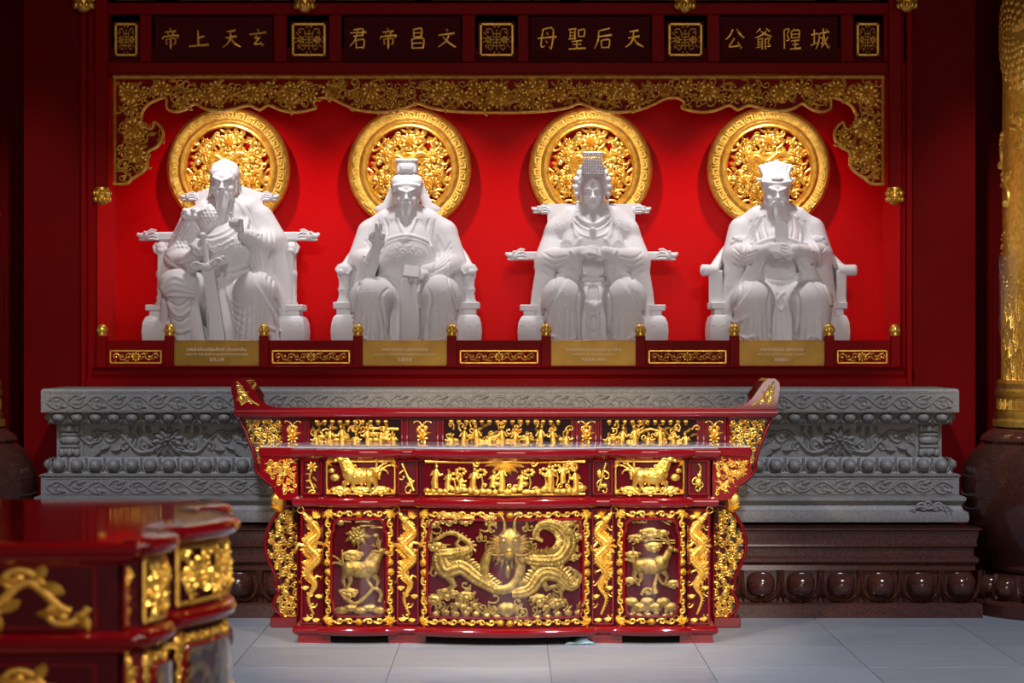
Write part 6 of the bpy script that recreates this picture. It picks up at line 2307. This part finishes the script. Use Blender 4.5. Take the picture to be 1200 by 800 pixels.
# gilt-edged panels that start at the very top
for (a, c, tx) in ((134, 183, 'at the left end'), (208, 341, 'above the general board'), (373, 488, 'above the scholar board'), (503, 657, 'in the middle'), (680, 793, 'above the empress board'), (815, 957, 'above the magistrate board'), (980, 1030, 'at the right end')):
    mid = (a + c) / 2
    r = thing('upper_panel', 'gilt edged dark red upper frieze panel %s' % tx, 'panel', (X(mid, DT), DT - .03, Z(-40, DT)), 0, 'gilt edged panels of the upper frieze')
    b = MB()
    hw = (c - a) / 2
    b.box(-hw * KK, hw * KK, 0, .05, -41 * KK, 41 * KK)
    b.build('board', RED_DEEP, r, False)
    b = MB()
    for (x0, x1, z0, z1) in ((-hw, hw, 38.5, 41), (-hw, hw, -41, -38.5), (-hw, -hw + 2.5, -41, 41), (hw - 2.5, hw, -41, 41)):
        b.box(x0 * KK, x1 * KK, -.012, 0, z0 * KK, z1 * KK, .003)
    b.build('gilt_edge', GOLD_DIM, r, angle=30)

# ------------------------------------------------------------------ low railing in front of the statues
DR = 14.73
KR = DR / FOC
POSTS = (119.5, 199, 309.5, 419.5, 529.5, 640, 750.5, 860.5, 971.5, 1049)
who = ('the general', 'the scholar', 'the empress', 'the magistrate')
plab = ['first railing post, at the left niche jamb', 'railing post left of the plaque of the general', 'railing post right of the plaque of the general', 'railing post left of the plaque of the scholar', 'railing post right of the plaque of the scholar', 'railing post left of the plaque of the empress', 'railing post right of the plaque of the empress', 'railing post left of the plaque of the magistrate', 'railing post right of the plaque of the magistrate', 'last railing post, at the right niche jamb']
for px, lab in zip(POSTS, plab):
    r = thing('railing_post', 'short red ' + lab + ', with gilt cap', 'post', (X(px, DR), DR, Z(429.5, DR)), 0, 'railing posts with gilt caps')
    b = MB()
    b.box(-5.6 * KR, 5.6 * KR, -5.6 * KR, 5.6 * KR, 0, 36 * KR, .003)
    b.build('shaft', RED_FRAME, r, angle=30)
    b = MB()
    b.lathe([(5.4 * KR, 36 * KR), (6.0 * KR, 37 * KR), (5.2 * KR, 39 * KR), (6.2 * KR, 42 * KR), (6.2 * KR, 45 * KR), (4.8 * KR, 48 * KR), (2 * KR, 49.8 * KR), (.1 * KR, 50 * KR)], 16)
    for k in range(8):
        a = 2 * PI * k / 8
        b.ball((math.cos(a) * 5 * KR, math.sin(a) * 5 * KR, 42.5 * KR), (1.9 * KR, 1.9 * KR, 3 * KR), 7, 5)
        b.ball((math.cos(a + .4) * 3.8 * KR, math.sin(a + .4) * 3.8 * KR, 46.8 * KR), (1.6 * KR, 1.6 * KR, 1.8 * KR), 7, 5)
    b.build('gilt_cap', GOLD, r, angle=60)
PLAQ = (
    ('เทพเจ้าเฮี้ยงเทียงเสี่ยงตี่ (ตั่วเหล่าเอี๊ย)', 'GOD OF THE NORTH (XUANTIAN SHANGDI)', '玄天上帝', 70, 73, 17),
    ('เทพการศึกษา (บุ่งเชียงตี่กุง)', 'GOD OF LITERATURE (WENCHANG DIJUN)', '文昌帝君', 54, 72, 17),
    ('สวรรค์เทียนโหวเซี้ยบ้อ (มาโจ้ว)', 'EMPRESS OF HEAVEN (MAZU)', '天后聖母 (媽祖)', 65, 51, 29),
    ('เทพารักษ์เมือง (เซี่ยอึ้งกง)', 'CITY GOD (CHENGHUANG YEGONG)', '城隍爺公', 50, 57, 17),
)
for i in range(9):
    a, c = POSTS[i] + 5.6, POSTS[i + 1] - 5.6
    mid, hw = (a + c) / 2, (c - a) / 2
    if i % 2 == 0:
        w5 = ['between the left jamb and the general', 'between the general and the scholar', 'between the scholar and the empress', 'between the empress and the magistrate', 'between the magistrate and the right jamb'][i // 2]
        r = thing('balustrade', 'low red railing with gilt inset, %s' % w5, 'panel', (X(mid, DR), DR, Z(429.5, DR)), 0, 'railing panels with gilt insets')
        b = MB()
        b.box(-hw * KR, hw * KR, -.006, .02, 0, 31 * KR, .002)
        b.build('board', RED_FRAME, r, angle=30)
        ia = min(hw - 4.5, 46.5)
        b = MB(lambda u, v, h: (u * KR, -.006 - h * KR, v * KR))
        frame_rect(b, -ia, ia, 4.5, 18.5, 1.2, 0, .8, 4)
        b.build('inset_frame', GOLD, r)
        b = MB(lambda u, v, h: (u * KR, -.006 - h * KR, v * KR))
        n = int(ia / 7)
        b.flower(0, 11.5, 6.2, 3, 8)
        for k in range(1, n):
            for sg in (1, -1):
                x = sg * k * 7.4
                b.curl(x - sg * 4, 11.5, (0.9 if k % 2 else -.9) if sg > 0 else PI - (0.9 if k % 2 else -.9), 15, sg * (-5 if k % 2 else 5), 1.1, .7, 0, 1, 10)
                b.leaf(x, 11.5 + (3 if k % 2 else -3), .6 * sg, 6, 2.6, 1.4, .6)
                b.leaf(x, 11.5 - (3 if k % 2 else -3), PI - .6 * sg, 6, 2.6, 1.4, .6)
        b.build('gilt_scrolls', GOLD, r)
    else:
        k = i // 2
        r = thing('name_plaque', 'brass engraved name plaque below the statue of %s' % who[k], 'plaque', (X(mid, DR), DR - .012, Z(429.5, DR)), 0, 'brass plaques below the statues')
        b = MB()
        b.box(-hw * KR, hw * KR, 0, .012, 1 * KR, 31 * KR, .002)
        b.build('plate', BRASS, r, angle=30)
        b = MB()
        t = 1.3
        for (x0, x1, z0, z1) in ((-hw, hw, 29.8, 31), (-hw, hw, 1, 2.2), (-hw, -hw + t, 1, 31), (hw - t, hw, 1, 31)):
            b.box(x0 * KR, x1 * KR, -.004, .001, z0 * KR, z1 * KR, .001)
        b.build('rim', BRASS, r, angle=30)
        th, en, zh, w1, w2, w3 = PLAQ[k]
        text_mesh(th, 'thai_line', PRINT, r, 0, -.0, 20.2 * KR, w1 * KR, 5.6 * KR, .0004)
        text_mesh(en, 'english_line', PRINT, r, 0, -.0, 14.2 * KR, w2 * KR, 2.6 * KR, .0004)
        text_mesh(zh, 'chinese_line', PRINT, r, 0, -.0, 8.4 * KR, w3 * KR, 4.2 * KR, .0004)

# ------------------------------------------------------------------ dragon pillars on stone vases
DP = 14.15
KP = DP / FOC
pzz = lambda py: Z(py, DP)


def pillar(cx, label, face):
    r = thing('dragon_pillar', label, 'pillar', (cx, DP, 0), 0, 'gilt dragon pillars')
    b = MB()
    b.lathe([(86 * KP, pzz(446)), (86 * KP, 6.9), (84 * KP, 7.19)], 48)
    b.build('shaft', GOLD, r, angle=60)
    b = MB()
    b.lathe([(90 * KP, pzz(500)), (97 * KP, pzz(499)), (97 * KP, pzz(492)), (94 * KP, pzz(489)), (94 * KP, pzz(484)), (92 * KP, pzz(481)), (92 * KP, pzz(465)), (94.5 * KP, pzz(463)), (94.5 * KP, pzz(458)), (91 * KP, pzz(455)), (93 * KP, pzz(449)), (91 * KP, pzz(445)), (88 * KP, pzz(444))], 64)
    ring = b.build('collar', GOLD, r, angle=40)

    def cyl(R0):
        return lambda u, v, h: ((R0 + h) * KP * math.cos(u / 90.0), (R0 + h) * KP * math.sin(u / 90.0), pzz(v))
    b = MB(cyl(92))
    m = 46
    for k in range(m):
        u = 2 * PI * 90 * k / m
        for p in ([(u, 467), (u, 479)], [(u, 479), (u + 7, 479)], [(u + 7, 479), (u + 7, 470)], [(u + 7, 470), (u + 3.5, 470), (u + 3.5, 475)], [(u + 9.6, 467), (u + 9.6, 479)]):
            b.ht(p, .8, 0, 1.4, 3)
    b.build('key_pattern', GOLD, ring, stuff=True)
    # the face angles that look at the hall
    u0 = face * 90.0
    b = MB(cyl(86))
    R = random.Random(8)
    for k in range(15):
        for j in range(3):
            uu = u0 - 95 + k * 14 + j * 5
            v = 446 - j * 34 + (k % 2) * 8
            for q in range(6):
                b.curl(uu + q * 2.2, v - q * 1.5, -1.9 + .12 * q, 62 - q * 7, 1.5 + .12 * q, 1.5, .7, 0, 1.0, 12, q == 0, .6, 3)
    for k in range(60):
        b.dome(u0 - 95 + R.uniform(0, 200), R.uniform(268, 350), 1.9, 1.9, 2.2, 0, 0, 6)
    b.build('wave_relief', GOLD, r, stuff=True)
    b = MB(cyl(86))
    for k in range(7):
        uu, v = u0 - 90 + k * 31, (158, 205, 140, 225, 180, 150, 215)[k]
        b.cloud(uu, v, 14, 4, 1)
        b.curl(uu - 14, v + 12, .1, 40, 2.8, 4, 2.5)
    b.build('cloud_relief', GOLD, r, stuff=True)
    b = MB(cyl(86))
    b.dragon([(u0 + 118, -70), (u0 + 60, -40), (u0 + 10, 0), (u0 - 46, 14), (u0 - 66, 44), (u0 - 40, 76), (u0 + 20, 92), (u0 + 80, 130), (u0 + 100, 190), (u0 + 50, 240), (u0 + 30, 290)], 30, -1, False, False, True, False, 1, .14)
    pts = crom([(u0 + 118, -70), (u0 + 60, -40), (u0 + 10, 0), (u0 - 46, 14), (u0 - 66, 44), (u0 - 40, 76), (u0 + 20, 92), (u0 + 80, 130)], 40)
    for i in range(1, 40):
        dx, dy = pts[i + 1][0] - pts[i - 1][0] if i < 40 else 1, pts[i + 1][1] - pts[i - 1][1] if i < 40 else 0
        a = math.atan2(dy, dx)
        for f in (-.8, -.48, -.16, .16, .48, .8):
            off = f + (.16 if i % 2 else 0)
            b.dome(pts[i][0] - math.sin(a) * 30 * off, pts[i][1] + math.cos(a) * 30 * off, 5.4, 4.4, 1.6, a, -1 + 4.6 * math.sqrt(max(0, 1 - off * off)), 8, 2)
    b.build('dragon_relief', GOLD, r)
    b = MB()
    b.lathe([(96 * KP, pzz(497)), (96 * KP, pzz(300)), (96.6 * KP, pzz(300)), (96.6 * KP, pzz(497)), (96 * KP, pzz(497))], 64)
    b.build('acrylic_guard', ACRYL, r, angle=40)
    b = MB()
    b.lathe([(80 * KP, pzz(668)), (103 * KP, pzz(666)), (106 * KP, pzz(660)), (103 * KP, pzz(654)), (108 * KP, pzz(645)), (118 * KP, pzz(632)), (127 * KP, pzz(612)), (133 * KP, pzz(590)), (135 * KP, pzz(572)), (134 * KP, pzz(558)), (130 * KP, pzz(543)), (122 * KP, pzz(530)), (112 * KP, pzz(521)), (110 * KP, pzz(518)), (112 * KP, pzz(515)), (108 * KP, pzz(509)), (98 * KP, pzz(502)), (94 * KP, pzz(500)), (80 * KP, pzz(500))], 64)
    b.build('stone_vase', GRANITE, r, angle=60)
    b = MB()
    b.lathe([(122 * KP, 0), (122 * KP, pzz(702)), (119 * KP, pzz(699)), (110 * KP, pzz(697)), (106 * KP, pzz(668)), (80 * KP, pzz(667))], 64)
    b.build('plinth', GRANITE, r, angle=40)
    f = None
    n = 18
    for k in range(n):
        a = 2 * PI * (k + .5) / n
        if f is None:
            f = petal_mesh(39 * KP, 31 * KP, GRANITE, 'lotus_petal', r, 1, .42, .12)
            o = f
        else:
            o = f.copy(); COL.objects.link(o)
        o.location = (108 * KP * math.cos(a), 108 * KP * math.sin(a), pzz(684))
        o.rotation_euler = (0, 0, a + PI / 2)
    return r


pillar(X(1262, DP), 'gilt dragon pillar on a brown granite vase base, to the right of the pedestal', -2.35)
pillar(X(-93, DP), 'brown granite vase base of the gilt pillar left of the pedestal', -.8)

# ------------------------------------------------------------------ side table in the left foreground
FT = thing('side_table', 'red lacquered side table with gilt bow-front in the left foreground, near the camera', 'table', (-1.10, 7.67, 0), PI / 2)
FT.scale = (.84, 1.25, 1.0)
carcase(FT, 245, .80, False)
for (u0, u1) in ((-239, -217), (-126, -104), (104, 126), (217, 239)):
    stile(FT, u0, u1, 541, 580)
    b = MB(TXF()); pic_small('flower', (u0 + u1) / 2)(b); b.build('gilt_emblem', GOLD, FT)
    stile(FT, u0 - 1, u1 + 1, 599, 733)
    b = MB(TXF()); pic_pillar_dragon((u0 + u1) / 2, 1)(b); b.build('dragon_relief', GOLD, FT)
for c, sg in ((-172, -1), (172, 1)):
    b = MB(TXF())
    frame_rect(b, c - 40, c + 40, 541, 579, 1.6, 0, 1, 6)
    fill(b, [(c - 39, 542), (c + 39, 542), (c + 39, 578), (c - 39, 578)], 12, 3, 0, 2, .4, .13)
    b.build('flower_relief', GOLD, FT)
b = MB(TXF()); frame_rect(b, -97, 97, 541, 579, 1.8, 0, 1, 12)
fill(b, [(-95, 542), (95, 542), (95, 578), (-95, 578)], 13, 6, 0, 2, .45, .13)
b.build('flower_relief', GOLD, FT)
blank = lambda b: b.flower(0, 665, 22, 10, 9)
lower_panel(FT, -100, 100, 598, 733, 9, pic_dragon, 1, 'dragon_scene', .3, .018)
lower_panel(FT, -213, -131, 598, 733, 9, pic_qilin, 2, 'beast_scene', .3, .018)
lower_panel(FT, 131, 213, 598, 733, 9, pic_deer, 3, 'deer_scene', .3, .018)
# the end facing the camera: framed panels with bold gilt scrolls
ex = -245 * KT
EXF = lambda u, v, h: (ex + .012 - h * KT, u * KT, tz(v))
for (v0, v1, s) in ((541, 580, 1), (603, 730, 2)):
    b = MB(EXF)
    frame_rect(b, 14, 165, v0, v1, 1.2, 0, .7, 6)
    b.build('end_panel_edge', RED_LACQ, FT)
    b = MB(EXF)
    vm, hh = (v0 + v1) / 2, (v1 - v0) / 2 - 3
    for vr, am in (((vm, 9),) if s == 1 else ((v0 + 22, 11), (vm, 11), (v1 - 22, 11))):
        per = 44.0
        b.ht([(26 + 3.0 * t, vr + am * math.cos(2 * PI * (3.0 * t) / per)) for t in range(46)], 2.7, 0, .6)
        for k in range(7):
            u = 26 + k * per / 2
            sg = 1 if k % 2 else -1          # the stem is at its low point for odd k
            b.curl(u - 9, vr - sg * am * .7, -sg * 1.0, 46, sg * 6.6, 2.4, 1.8, .3, .6, 18)
            b.leaf(u + 4, vr + sg * am * .2, sg * .9, 15, 8, 3, -sg * .8, .3)
            b.leaf(u - 2, vr - sg * am * 1.15, PI + sg * .5, 13, 7, 3, sg * .8, .3)
            b.leaf(u + 6, vr - sg * am * .9, -sg * .7, 12, 6, 3, sg * .8, .3)
    b.build('gilt_scrolls', GOLD_DIM, FT)

# crumpled cloth under the altar table
CLO = thing('cleaning_cloth', 'crumpled blue grey cloth lying under the front edge of the altar table', 'cloth', (X(680, 12.6), 12.66, 0))
R = random.Random(3)
V, Fc = [], []
nx, ny = 14, 6
for j in range(ny + 1):
    for i in range(nx + 1):
        u, v = i / nx, j / ny
        e = math.sin(PI * u) * math.sin(PI * min(1, v * 1.0 + .02))
        V.append(((u - .5) * .16 + R.uniform(-.004, .004), (v - .5) * .11 + R.uniform(-.005, .005) + .02 * (u - .5), .0025 + max(0, .028 * e * (.6 + .6 * math.sin(9 * u + 5 * v)) + R.uniform(0, .005))))
Fc = [(j * (nx + 1) + i, j * (nx + 1) + i + 1, (j + 1) * (nx + 1) + i + 1, (j + 1) * (nx + 1) + i) for j in range(ny) for i in range(nx)]
o = link_mesh('fold', V, Fc, CLOTH, CLO, True, 60)
md = o.modifiers.new('thickness', 'SOLIDIFY')
md.thickness = .002
